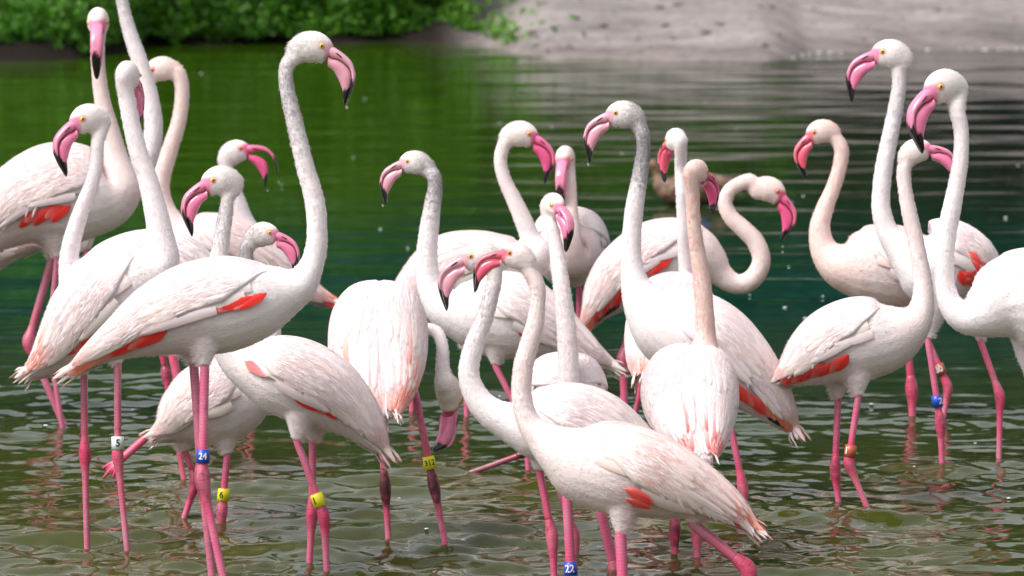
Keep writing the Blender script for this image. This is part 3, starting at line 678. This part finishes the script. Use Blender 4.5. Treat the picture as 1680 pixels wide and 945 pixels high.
bird(label='flamingo seen from behind with tall pink neck and red wing tips, bill turned right', s=725,
  torso=[(1152,758,6,16,-.25),(1146,735,20,33,-.2),(1139,700,44,54,-.12),(1133,665,64,69,-.03),(1132,635,70,70,.06),(1138,622,58,60,.13),(1150,600,44,44,.17)],
  neck=[(1155,580,28,.2),(1157,550,18,.2),(1156,512,15.5,.19),(1152,465,14.5,.18),(1145,417,13,.17),(1140,383,12,.16),(1137,349,11.5,.15),(1136,318,12,.14)],
  head=('c',1143,281,.74,48,2,.14), legs=[[(1152,760),(1143,872),(1144,915),{'dz':.0}],[(1108,750),(1107,870),(1107,910),{'dz':.03,'dark':.5}]],
  beak='hot', npink=.9, cream=.15, red=[(.72,.95,62,98,'red',4),(.74,1.0,22,80,'+red',6)], tail='white', seed=19, wisp=0)
bird(label='flamingo with its bill turned away left, peach tail hanging at the left of its body', s=640,
  torso=[(1063,622,5,16,-.22),(1066,590,22,30,-.17),(1078,555,44,46,-.1),(1097,525,62,60,-.02),(1112,508,62,62,.05),(1122,502,50,50,.1)],
  neck=[(1130,485,26,.12),(1128,450,15,.10),(1125,417,13,.08),(1123,383,12,.06),(1121,349,11,.05),(1119,315,10.5,.04),(1117,275,10,.04)],
  head=('c',1108,229,.70,118,4,.03), legs=[[(1068,590),(1056,625),(1038,692),{'dz':-.05,'col':'dark'}],[(1082,590),(1076,690),(1075,760),{}]],
  beak='red', cream=.15, tail='coral', red=[(.7,.95,70,100,'peach',4)], seed=20)
bird(label='flamingo with neck looped in an S, bill dripping water, orange flight feathers at its tail', s=590,
  torso=[(956,540,5,10),(972,515,17,20),(995,482,38,38),(1030,450,54,54),(1075,427,63,60),(1120,417,58,54),(1145,420,46,42)],
  neck=[(1165,432,32),(1182,450,21),(1202,464,17),(1222,465,16),(1241,450,15.5),(1249,424,15),(1239,396,14.5),(1219,375,14),(1200,357,13),(1190,335,12),(1196,314,11.5),(1213,302,11.5),(1232,298,12.5)],
  head=('e',1275,314.5,1283,399.5,0), legs=[[(1040,500),(1022,592),(1024,660),{'w':1.2}],[(1080,520),(1076,620),(1076,690),{}]],
  beak='hot', eye='iris_red', pink=.3, npink=.5, cream=.15, red=[(.30,.50,72,96,'red',4),(.62,.84,74,116,'red',7),(.72,.82,112,126,'black',3),(.80,1.02,74,112,'coral',8)], tail='coral', seed=21, wlow=.9, big=1)
bird(label='pale pink flamingo facing left with red bill, left in the right-hand group', s=595,
  torso=[(1600,490,6,8),(1570,480,24,24),(1530,460,46,44),(1485,443,66,60),(1440,436,67,60),(1408,436,58,52)],
  neck=[(1376,432,38),(1352,410,23),(1345,374,17),(1354,340,14),(1367,308,12),(1378,272,11.5),(1380,243,12)],
  head=('e',1335,217.5,1320,294.7,180), legs=[[(1488,560),(1496,640),(1497,690),{'w':1.1,'col':'red'}],[(1516,545),(1556,636),(1545,700),{'dz':-.02,'col':'red','ring':(.66,'brown','30','pwhite'),'rlabel':'brown ring printed 30','ta':-20}]],
  beak='red', eye='iris_red', pink=.55, npink=.75, cream=.1, seed=22)
bird(label='tallest flamingo of the right-hand group facing left, big red wing patch, blue ring 2', s=635,
  torso=[(1640,490,8,12),(1620,462,30,30),(1590,440,57,54),(1555,432,72,64),(1522,434,66,60)],
  neck=[(1500,424,45),(1476,405,27),(1456,380,18),(1446,345,15.5),(1446,310,14.5),(1451,270,14),(1459,230,13.5),(1468,185,12.5),(1475,140,11.5),(1474,115,11.5)],
  head=('e',1446.6,85.4,1392.8,168,180), legs=[[(1607,555),(1641,650),(1638,785),{'dz':.03}],[(1522,555),(1543,695),(1546,775),{'dz':-.04,'ring':(.74,'blue','2','pwhite'),'rlabel':'blue ring printed 2','ta':35,'dark':.25}]],
  beak='pink', greyn=.3, cream=.25, red=[(.40,.84,64,112,'red',6),(.46,.80,70,112,'*red',14)], seed=23, big=1, wlow=.82)
bird(label='flamingo facing right with its bill hidden behind a neck, brownish red ring on its leg', s=676,
  torso=[(1266,628,6,10),(1295,612,22,24),(1330,588,47,48),(1370,567,63,60),(1415,557,69,64),(1455,552,58,54)],
  neck=[(1486,538,42),(1506,520,26),(1514,495,19),(1514,460,15),(1507,420,13.5),(1499,380,13),(1491,345,12.5),(1485,311,11.5),(1483,280,11.5)],
  head=('e',1513.4,242.6,1573,300,0), legs=[[(1375,652),(1370,772),(1377,838),{'dark':.35}],[(1408,650),(1392,760),(1424,836),{'ring':(.82,'brown','1','pwhite'),'rlabel':'brownish red ring printed 1','ta':-45,'dark':.2}]],
  beak='pink', cream=.3, pink=.12, npink=.3, red=[(.34,.46,64,84,'pink',2),(.40,.84,80,118,'red',9),(.6,.9,84,110,'red',5)], tail='coral', seed=24, wlow=.88, big=1)
bird(label='rightmost flamingo facing left, body cut off by the right edge', s=700,
  torso=[(1850,560,8,12),(1820,545,30,30),(1780,520,56,54),(1730,500,77,72),(1685,490,82,74),(1648,494,70,62)],
  neck=[(1612,512,45),(1582,518,29),(1560,500,20),(1550,465,16),(1550,420,15.5),(1554,380,15.5),(1562,340,15),(1570,300,13.5),(1576,260,12.5),(1577,215,12),(1570,180,13.5)],
  head=('e',1532.7,143.3,1507.6,253.4,208), legs=[[(1690,625),(1692,720),(1694,800),{}],[(1720,630),(1724,720),(1726,800),{}]],
  beak='pink', cream=.35, pink=.05, seed=25)
# ------------------------------------------------------------------ ground: pond bed, sandy and muddy banks in one sheet
SHX = (np.array([-2200, 0, 150, 230, 500, 700, 780, 830, 900, 1250, 1330, 1680, 4000])-840)/250.
SHY = [28.5, 29.1, 29.4, 30.7, 31.0, 31.3, 31.0, 30.2, 29.2, 29.1, 30.1, 30.35, 30.4]
def nz(x, y, seed, lam, n=24):
    r = np.random.default_rng(seed); o = 0
    for k in range(n):
        a = r.uniform(0, 2*math.pi); l_ = lam*math.exp(r.uniform(-.7, .7)); o = o+np.sin((x*math.cos(a)+y*math.sin(a))*2*math.pi/l_+r.uniform(0, 6.28))
    return o/math.sqrt(n/2)
def ground_h(x, y):
    ys = np.interp(x, SHX, SHY)+.10*nz(x, y*0, 5, 1.2)
    dd = y-ys; sand = sm(x, -.55, -.1)
    hs_ = np.where(dd > 0, .012+.15*dd-.006*np.minimum(dd, 12)**2*.9+.012*nz(x, y, 6, .8)*np.minimum(1, dd*2)+.022*nz(x, y, 8, 3.0)*np.minimum(1, dd), .25*dd)
    hm = np.where(dd > 0, .11*sm(dd, 0, .25)+.10*dd+.03*nz(x, y, 7, .7)*np.minimum(1, dd*3), .6*dd)
    far = sand*hs_+(1-sand)*hm
    near = np.where(y < 4.5, (4.5-y)*.12, -.6)
    side = np.where(np.abs(x) > 21, (np.abs(x)-21)*.3-.1, -.6)
    return np.clip(np.maximum(np.maximum(far, near), side), -.6, 3.0), sand, dd
ax_ = np.r_[-400, -150, -60, np.arange(-30, -5, 1.), np.arange(-5, 5, .06), np.arange(5, 31, 1.), 60, 150, 400]
ay_ = np.r_[-400, -150, -60, -20, np.arange(-8, 27.5, 1.), np.arange(27.6, 34, .06), np.arange(34, 60, 1.), 90, 160, 400, 900]
X, Y = np.meshgrid(ax_, ay_); Z, SA, DD = ground_h(X, Y)
wet = (1-sm(DD, .1, .9+.3*nz(X, Y, 9, 1.0)))
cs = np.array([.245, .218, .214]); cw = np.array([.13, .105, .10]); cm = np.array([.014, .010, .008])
tg_ = cs*(1-.45*wet[..., None])+cw*.45*wet[..., None]
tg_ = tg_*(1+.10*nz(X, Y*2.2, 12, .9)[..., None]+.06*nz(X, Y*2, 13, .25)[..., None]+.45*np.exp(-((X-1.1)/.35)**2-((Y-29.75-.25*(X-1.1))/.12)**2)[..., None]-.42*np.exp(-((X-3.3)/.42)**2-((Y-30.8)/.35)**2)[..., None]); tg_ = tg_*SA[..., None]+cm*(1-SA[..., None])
nx, ny = len(ax_), len(ay_)
Fq = [(i*nx+j, i*nx+j+1, (i+1)*nx+j+1, (i+1)*nx+j) for i in range(ny-1) for j in range(nx-1)]
def ground_mat():
    m, t, b = mat('sandy_bank')
    a = N(t, 'ShaderNodeAttribute', attribute_name='tint'); tc = N(t, 'ShaderNodeTexCoord')
    n = N(t, 'ShaderNodeTexNoise', Scale=14.0, Detail=7.0, Roughness=.7); L(t, tc.outputs['Object'], n.inputs['Vector'])
    r = ramp(t, n.outputs[0], [(.32, (.68, .65, .63)), (.5, (.96, .96, .96)), (.70, (1.15, 1.14, 1.13))])
    L(t, mix(t, 1., a.outputs['Color'], r.outputs[0], 'MULTIPLY'), b.inputs['Base Color'])
    b.inputs['Roughness'].default_value = .85; b.inputs['Specular IOR Level'].default_value = .15
    bp = N(t, 'ShaderNodeBump', Strength=.4, Distance=.02); L(t, n.outputs[0], bp.inputs['Height']); L(t, bp.outputs[0], b.inputs['Normal'])
    return m
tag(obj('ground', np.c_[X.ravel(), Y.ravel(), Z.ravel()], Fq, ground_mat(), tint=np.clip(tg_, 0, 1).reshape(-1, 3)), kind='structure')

# ------------------------------------------------------------------ water: a real rippled surface
ry = np.r_[2.5, 5, 7, 8.5, np.arange(9.4, 15, .0155), np.arange(15, 21, .03), np.arange(21, 31.9, .05), 33]
rx = np.linspace(-.128, .128, 330)
ox = np.array([1., .62, .36, .2, .1, .04])
rows = []
for y in ry:
    e = .128*y
    rows.append(np.r_[-(e+(22-e)*ox), rx*y, (e+(22-e)*ox[::-1])])
WX = np.array(rows); WY = np.repeat(ry[:, None], WX.shape[1], 1)
def field(n, l0, l1, ang, seed, mean=math.pi/2):
    r = np.random.default_rng(seed); o = np.zeros_like(WX)
    for k in range(n):
        a = mean+r.normal(0, ang); l_ = l0*(l1/l0)**r.random(); kk = 2*math.pi/l_
        o += np.sin((WX*math.cos(a)+WY*math.sin(a))*kk+r.uniform(0, 6.28))/kk
    return o/math.sqrt(n/2)          # unit rms slope
pxs = 840+F*WX/np.maximum(WY, 1)     # rough picture columns, only used to see how busy the water round each bird is
patch = sm(nz(WX, WY*.8, 21, 1.6), -.9, .9)
near = 1-sm(WY, 11.3, 15.5)
stir = np.zeros_like(WX); rings_ = np.zeros_like(WX)
rr2 = np.random.default_rng(4)
for bk in B:
    for lg in bk['legs']:
        p = at(lg[2][0], min(lg[2][1], 960), F/bk['s']); p = CAM+(p-CAM)*(H/(H-p[2]+1e-6)) if p[2] < H-.5 else p
        rr = np.hypot(WX-p[0], WY-p[1]); stir += np.exp(-(rr/.34)**2)
        l_ = rr2.uniform(.055, .09); rings_ += np.sin(rr*2*math.pi/l_+rr2.uniform(0, 6))*l_/6.28*np.exp(-rr/rr2.uniform(.12, .3))*sm(rr, .0, .03)
stir = np.clip(stir, 0, 1)
act = near*(.14+.36*stir+.90*patch**1.5)+.28*(1-sm(WY, 10.4, 11.6))*(.4+.6*patch)
act = act*(1+.3*(1-sm(WY, 10.5, 12.5))); hz_ = .070*act*field(70, .046, .17, .75, 31)+.075*act*field(46, .11, .5, .30, 35)+.15*near*rings_
hz_ += .021*field(46, .13, .9, .17, 32)*(1-near*.4)*(.5+.8*sm(nz(WX, WY, 22, 3.0), -1, 1))
hz_ += .010*field(24, .45, 1.6, .55, 38)*sm(WY, 13, 17)
hz_ += (.006+.012*stir*(1-near))*field(26, .12, .4, .6, 33)
dense = np.zeros_like(WX); dense[:, 7:-7] = 1; hz_ *= dense
nx, ny = WX.shape[1], len(ry)
Fq = np.array([(i*nx+j, i*nx+j+1, (i+1)*nx+j+1, (i+1)*nx+j) for i in range(ny-1) for j in range(nx-1)])
tag(obj('water', np.c_[WX.ravel(), WY.ravel(), hz_.ravel()], Fq, M['water']), kind='structure')

# ------------------------------------------------------------------ bushes and trees on the far bank
def leaf_mat(name):
    m, t, b = mat(name)
    a = N(t, 'ShaderNodeAttribute', attribute_name='tint'); L(t, a.outputs['Color'], b.inputs['Base Color'])
    b.inputs['Roughness'].default_value = .5; b.inputs['Subsurface Weight'].default_value = 0
    tr = N(t, 'ShaderNodeBsdfTranslucent'); L(t, a.outputs['Color'], tr.inputs[0])
    ms = N(t, 'ShaderNodeMixShader'); ms.inputs[0].default_value = .35
    L(t, b.outputs[0], ms.inputs[1]); L(t, tr.outputs[0], ms.inputs[2]); L(t, ms.outputs[0], t.nodes['Material Output'].inputs[0])
    return m
M['leaf'] = leaf_mat('leaf'); M['bark'] = plain('bark', (.05, .036, .026), .9, .4, 12., .02)
def leaves(P, Nrm, size, cols):
    n = len(P); u = rng.normal(size=(n, 3)); u -= Nrm*(u*Nrm).sum(1)[:, None]; u /= np.linalg.norm(u, axis=1)[:, None]; v = np.cross(Nrm, u)
    s_ = (size*rng.uniform(.6, 1.4, n))[:, None]
    V = np.stack([P-u*s_, P+v*s_*.42+Nrm*s_*.16, P+u*s_, P-v*s_*.42+Nrm*s_*.16], 1).reshape(-1, 3)
    k = np.arange(n)*4
    return V, np.concatenate([np.stack([k, k+1, k+2], 1), np.stack([k, k+2, k+3], 1)]), np.repeat(cols, 4, 0)
def crown(cx, cy, z0, z1, rad, n, nclump, size, c0, c1, front=True):
    """leaf clumps through the crown's volume; returns leaf positions, normals and colours"""
    cl = []
    while len(cl) < nclump:
        p = rng.uniform(-1, 1, 3)
        if .25 < np.linalg.norm(p) < 1: cl.append(p)
    cl = np.array(cl); cr = rng.uniform(.16, .34, nclump); idx = rng.integers(0, nclump, n)
    d = rng.normal(size=(n, 3)); d /= np.linalg.norm(d, axis=1)[:, None]
    q = cl[idx]+d*(cr[idx]*rng.uniform(.55, 1.0, n))[:, None]
    P = np.c_[cx+q[:, 0]*rad, cy+q[:, 1]*rad*.8, (z0+z1)/2+q[:, 2]*(z1-z0)/2]
    nn = d*.6+np.array([0, -.15, .7])+rng.normal(size=(n, 3))*.45; nn /= np.linalg.norm(nn, axis=1)[:, None]
    f = (rng.random(n)*.45+rng.random(nclump)[idx]**1.5*.65)[:, None]; f = np.clip(f, 0, 1)
    return P, nn, c0*(1-f)+c1*f
def plant(name, label, cat, group, cx, cy, z0, z1, rad, n, nclump, size, c0, c1, limbs=7, trunk_r=.02, drop=.0):
    gz = float(ground_h(np.array([cx]), np.array([cy]))[0][0]); o0 = np.array([cx, cy, gz])
    root = empty(name, o0); tag(root, label, cat, group)
    P, nn, c = crown(cx, cy, gz+z0, gz+z1, rad, n, nclump, size, c0, c1)
    if drop:                                     # low sprays hanging over the edge
        k = int(len(P)*.38); P[:k, 0] = cx+rng.normal(-.1, .62, k)*rad; ysh = np.interp(P[:k, 0], SHX, SHY); P[:k, 1] = ysh+rng.uniform(.02, .6, k); P[:k, 2] = .05+.42*rng.random(k)**1.3*(.55+.45*nz(P[:k, 0], P[:k, 1], 44, .35))+.02
    V, f, t_ = leaves(P, nn, size, c)
    o = obj('foliage' if cat == 'bush' else 'crown', V, f, M['leaf'], root, o0, t_, smooth=False); o['kind'] = 'stuff'
    parts = []
    tall = cat != 'bush'
    if tall:
        ht = (z0+z1)*.5; C = [o0+[0, 0, -.2], o0+[.05, 0, ht*.4], o0+[-.05, .05, ht*.8], o0+[0, 0, ht*1.2]]
        C = catmull(np.c_[np.array(C), [trunk_r*1.3, trunk_r, trunk_r*.7, trunk_r*.25]], 4); parts.append(tube(C[:, :3], C[:, 3], 9))
    for k in range(limbs):
        e = P[rng.integers(0, n)]; b_ = o0+[0, 0, (z0+.35*(z1-z0)*rng.random()) if tall else .0]+(rng.normal(size=3)*[.15, .1, 0] if not tall else 0)
        mid = (b_+e)/2+rng.normal(size=3)*.08*(z1-z0)*.5; C = catmull(np.c_[np.array([b_, mid, e]), [trunk_r*.6, trunk_r*.4, trunk_r*.12]], 4); parts.append(tube(C[:, :3], C[:, 3], 6))
    V, f = join(parts); obj('stem' if not tall else 'trunk', V, f, M['bark'], root, o0)
GR0, GR1 = np.array([.014, .075, .004]), np.array([.15, .42, .020])
bushes = [(-3.55, 30.6, 1.5, .75, 'leafy green bush on the far bank at the left corner of the photo', 0), (-2.7, 31.35, 1.6, .75, 'green bush on the far bank behind the straight raised neck', 0),
          (-1.95, 31.6, 1.6, .7, 'dark green bush on the far bank left of the tallest head', 1), (-1.2, 31.8, 1.6, .7, 'bright green bush on the far bank above the tallest head', 0),
          (-.78, 31.7, 1.15, .6, 'last green bush on the far bank, beside the bare sand', 2)]
for (x, y, h_, r_, lb, k) in bushes:
    plant('bush', lb, 'bush', 'bushes along the far bank', x, y, .0, h_, r_, 9500, 80, .034, GR0*(.7 if k == 1 else 1), GR1*(.75 if k == 1 else 1)+np.array([.03, .02, 0])*(k == 2), 9, .022, drop=1)
# more bushes and trees stand above the frame; the pond mirrors them
lb_ = ['green bush of the far bank, nearest to the left corner outside the photo', 'second green bush out to the left on the far bank', 'middle green bush of the row out to the left', 'fourth green bush out to the left on the far bank', 'green bush at the far left end of the bank']
for k, x in enumerate([-4.6, -5.8, -7.4, -9.6, -12]):
    plant('bush', lb_[k], 'bush', 'bushes along the far bank', x, 30.6+.3*(k % 2), .0, 1.5+.3*(k % 2), 1.1, 3000, 30, .07, GR0, GR1, 5, .025)
for k, (x, y) in enumerate([(-.1, 33.3), (.8, 33.7), (1.7, 34.3)]):
    plant('bush', 'green bush on the sand above the photo, '+['nearest to the leafy bank', 'middle one of three', 'rightmost of three'][k], 'bush', 'bushes along the far bank', x, y, .0, 1.15-.15*k, .62, 3000, 30, .06, GR0, GR1, 5, .025)
TE0, TE1 = np.array([.004, .045, .036]), np.array([.010, .10, .078])
pl2 = ['behind the left corner bush', 'behind the second bush', 'behind the fourth bush', 'behind the first of the sand', 'out to the left, nearest', 'out to the left, second', 'behind the sand near its left edge', 'behind the sand above the duck', 'behind the sand above the looped neck', 'behind the sand above the right group', 'just right of the photo', 'second right of the photo', 'far right end', 'out to the left, third', 'far left end']
for k, (x, y) in enumerate([(-4.4, 33.4), (-2.9, 33.8), (-1.4, 33.6), (.2, 34.6), (-6.4, 33.5), (-8.8, 33.4), (1.5, 35.6), (2.9, 36.0), (4.3, 35.7), (5.8, 36.2), (7.5, 36.), (9.5, 36.), (12, 36.), (-11.5, 33.8), (-14.5, 34.)]):
    plant('tall_bush', 'tall blue-green shrub on the bank, '+pl2[k], 'shrub', 'tall bushes behind the bank', x, y, .0, 3.0+.4*(k % 3), 1.35, 4200, 44, .085, TE0, TE1, 5, .03)
DK0, DK1 = np.array([.012, .034, .012]), np.array([.032, .080, .024])
place = ['far left end of the row', 'left part of the row', 'left of the middle', 'behind the left bushes', 'behind the middle of the far bank', 'behind the bare sand', 'behind the right half of the sand', 'right part of the row', 'near the right end', 'far right end of the row', 'second row, behind the middle', 'second row, behind the sand', 'second row, left', 'second row, right']
for k, (x, y, h_) in enumerate([(-16, 39, 5.6), (-11.5, 38, 6.), (-7.5, 39.5, 6.4), (-4, 38, 5.4), (-.8, 39.5, 6.2), (2.4, 38.8, 5.2), (5.6, 39.5, 6.2), (9, 38.8, 5.6), (13, 39, 6.), (17.5, 38.5, 5.4), (.9, 42, 6.6), (4.2, 42, 6.0), (-5.8, 42.5, 6.8), (7.4, 42, 6.6)]):
    plant('tree', 'dark green tree above the photo, '+place[k], 'tree', 'dark trees behind the pond', x, y, .1, h_, 2.5, 6500, 70, .15, DK0, DK1, 9, .13)
for k in B: flamingo(**k)

# ------------------------------------------------------------------ the brown duck
def duck():
    s = 393.; d = F/s; px = 1/s
    base = at(1140, 328, d); base[2] = 0
    root = empty('duck', base); tag(root, 'brown speckled duck with blue wing patch swimming behind the flamingos', 'duck')
    pts = [(1222, 296, 5), (1200, 306, 15), (1170, 308, 24), (1130, 310, 27), (1100, 312, 23), (1084, 302, 14), (1078, 286, 9), (1076, 276, 10), (1068, 272, 11), (1058, 276, 7)]
    P = catmull(np.array([np.r_[at(x, y, d), r*px, r*px*(1.15 if r > 12 else .9)] for x, y, r in pts]), 5)
    _, l_, n_ = frames(P[:, :3], -FWD); n_ = n_*(1 if n_[5][2] > 0 else -1)
    V, f = loft(P[:, :3], l_, n_, P[:, 3], P[:, 4], 16); V, f = remesh(V, f, .008, 3)
    t_ = np.clip(.5+.7*nz(V[:, 0]*1., V[:, 2]*1.6, 3, .05)+.3*nz(V[:, 0], V[:, 1]+V[:, 2], 4, .02), 0, 1)[:, None]
    obj('body', V, f, M['duck'], root, base, np.array([.10, .06, .04])*(1-t_)+np.array([.22, .13, .08])*t_)
    V, f = tube([at(1060, 276, d), at(1054, 282, d), at(1047, 287, d), at(1042, 288, d)], np.array([5, 4.5, 4.5, 2])*px, 10); V[:, 2] = base[2]+V[:, 2]
    obj('bill', V, f, M['duck'], root, base, np.array([.22, .12, .05]))
    for sg in (-1, 1):
        q = [(1108, 300, 3), (1135, 297, 9), (1165, 300, 10), (1195, 299, 6), (1215, 294, 1.5)]
        C = catmull(np.array([np.r_[at(x, y, d+sg*.062), r*px*1.3, r*px*.5] for x, y, r in q]), 4)
        _, l_, n_ = frames(C[:, :3], FWD); V, f = loft(C[:, :3], l_, n_, C[:, 3], C[:, 4], 12)
        t_ = np.clip(.5+.6*nz(V[:, 0], V[:, 2]*1.3, 9, .03), 0, 1)[:, None]
        wg = obj('wing', V, f, M['duck'], root, base, np.array([.09, .055, .04])*(1-t_)+np.array([.30, .19, .13])*t_)
        C = np.array([at(1150, 303, d+sg*.078), at(1158, 303, d+sg*.080), at(1168, 302, d+sg*.079)])
        V, f = tube(C, np.array([3, 5, 3])*px, 8); pt = obj('wing_patch', V, f, M['blue'], wg, base); pt['label'] = 'blue wing patch'
        V, f = sphere(at(1066, 270, d+sg*.022), .004, 8, 6); obj('eye', V, f, M['pupil'], root, base)
duck()

# ------------------------------------------------------------------ drops falling from bills, foam and floating specks
mw, t, b = mat('clear_drop'); b.inputs['Base Color'].default_value = (1, 1, 1, 1); b.inputs['Roughness'].default_value = .02; b.inputs['Transmission Weight'].default_value = 1; b.inputs['IOR'].default_value = 1.33
M['drop'] = mw; M['foam'] = plain('foam', (.72, .74, .76), .25, .1)
for (x, y, s, r, lb) in [(569, 176, 765, .0028, 'water drop hanging from the bill of the tallest flamingo'), (965, 270, 673, .0028, 'water drop hanging from the bill of the grey-mottled neck flamingo'),
                      (1284, 404, 590, .0030, 'upper water drop below the bill of the S-necked flamingo'), (1284, 413, 590, .0034, 'middle water drop below the S-necked flamingo'), (1294, 438, 590, .0040, 'lowest water drop falling beside the S-necked flamingo'),
                      (457, 298, 555, .003, 'water drop on the open upper bill'), (439, 312, 555, .003, 'water drop on the open lower bill'), (628, 337, 640, .0026, 'water drop at the tip of the speckled-neck flamingo bill')]:
    c = at(x, y, F/s); V, f = sphere(c, r, 10, 8, (1, 1, 1.25)); o = obj('water_drop', V, f, M['drop'], None, c); tag(o, lb, 'drop', 'drops falling from bills')
parts = []
for x, y in [(598, 158), (580, 254), (820, 198), (462, 300), (624, 372), (669, 403), (1155, 165), (1020, 248), (1208, 208), (1318, 318), (1300, 328), (1366, 315), (1670, 268), (1650, 353), (1230, 480), (1350, 482), (1288, 500), (1322, 518), (1322, 545), (1050, 190), (330, 118),
             (80, 625), (75, 693), (218, 667), (617, 798), (655, 812), (1135, 690), (1430, 658), (1600, 722), (455, 620), (760, 880), (600, 930), (1655, 812), (1500, 760), (1310, 690), (820, 645), (700, 862), (905, 205), (1565, 330), (1640, 440)]:
    d = F*H/(y+350); c = at(x, y, d); c[2] = .004; r = (.0044 if y < 560 else .0038)*random.uniform(.6, 1.3)
    parts.append(sphere(c, r, 12, 8, (1.5, 1, .5)))
# foam and wet glints along the right-hand waterline, glints put in as white beads
for k in range(45):
    x = random.uniform(1.8, 5.2) if k < 45 else random.uniform(.3, 1.7); y = float(np.interp(x, SHX, SHY))+.10*float(nz(np.array([x]), np.array([0.]), 5, 1.2)[0])-.05+random.gauss(0, .06)
    parts.append(sphere(np.array([x, y, .006]), random.uniform(.0025, .009), 8, 6, (1.5, 1, .7)))
V, f = join(parts); tag(obj('floating_foam', V, f, M['foam']), 'small white foam specks floating on the pond, with glints modelled at the waterline', 'foam', kind='stuff')

# clods, pebbles and dead leaves scattered on the bare sand
parts = []; tv = []
for k in range(130):
    x = random.uniform(-.1, 3.6); y = float(np.interp(x, SHX, SHY))+.15+random.random()**1.3*2.6; z = float(ground_h(np.array([x]), np.array([y]))[0][0]); r = .006+.022*random.random()**4
    v, f = sphere(np.array([x, y, z+r*.2]), r, 7, 5, (1.4, 1, .6)); v += np.random.default_rng(k).normal(0, r*.12, v.shape); parts.append((v, f)); tv += [np.array([.10, .075, .065])*(1+1.6*random.random()**3)]*len(v)
V, f = join(parts); tag(obj('pebbles', V, f, M['duck'], tint=np.array(tv)), 'pebbles and clods scattered over the bare sand', 'pebbles', kind='stuff')
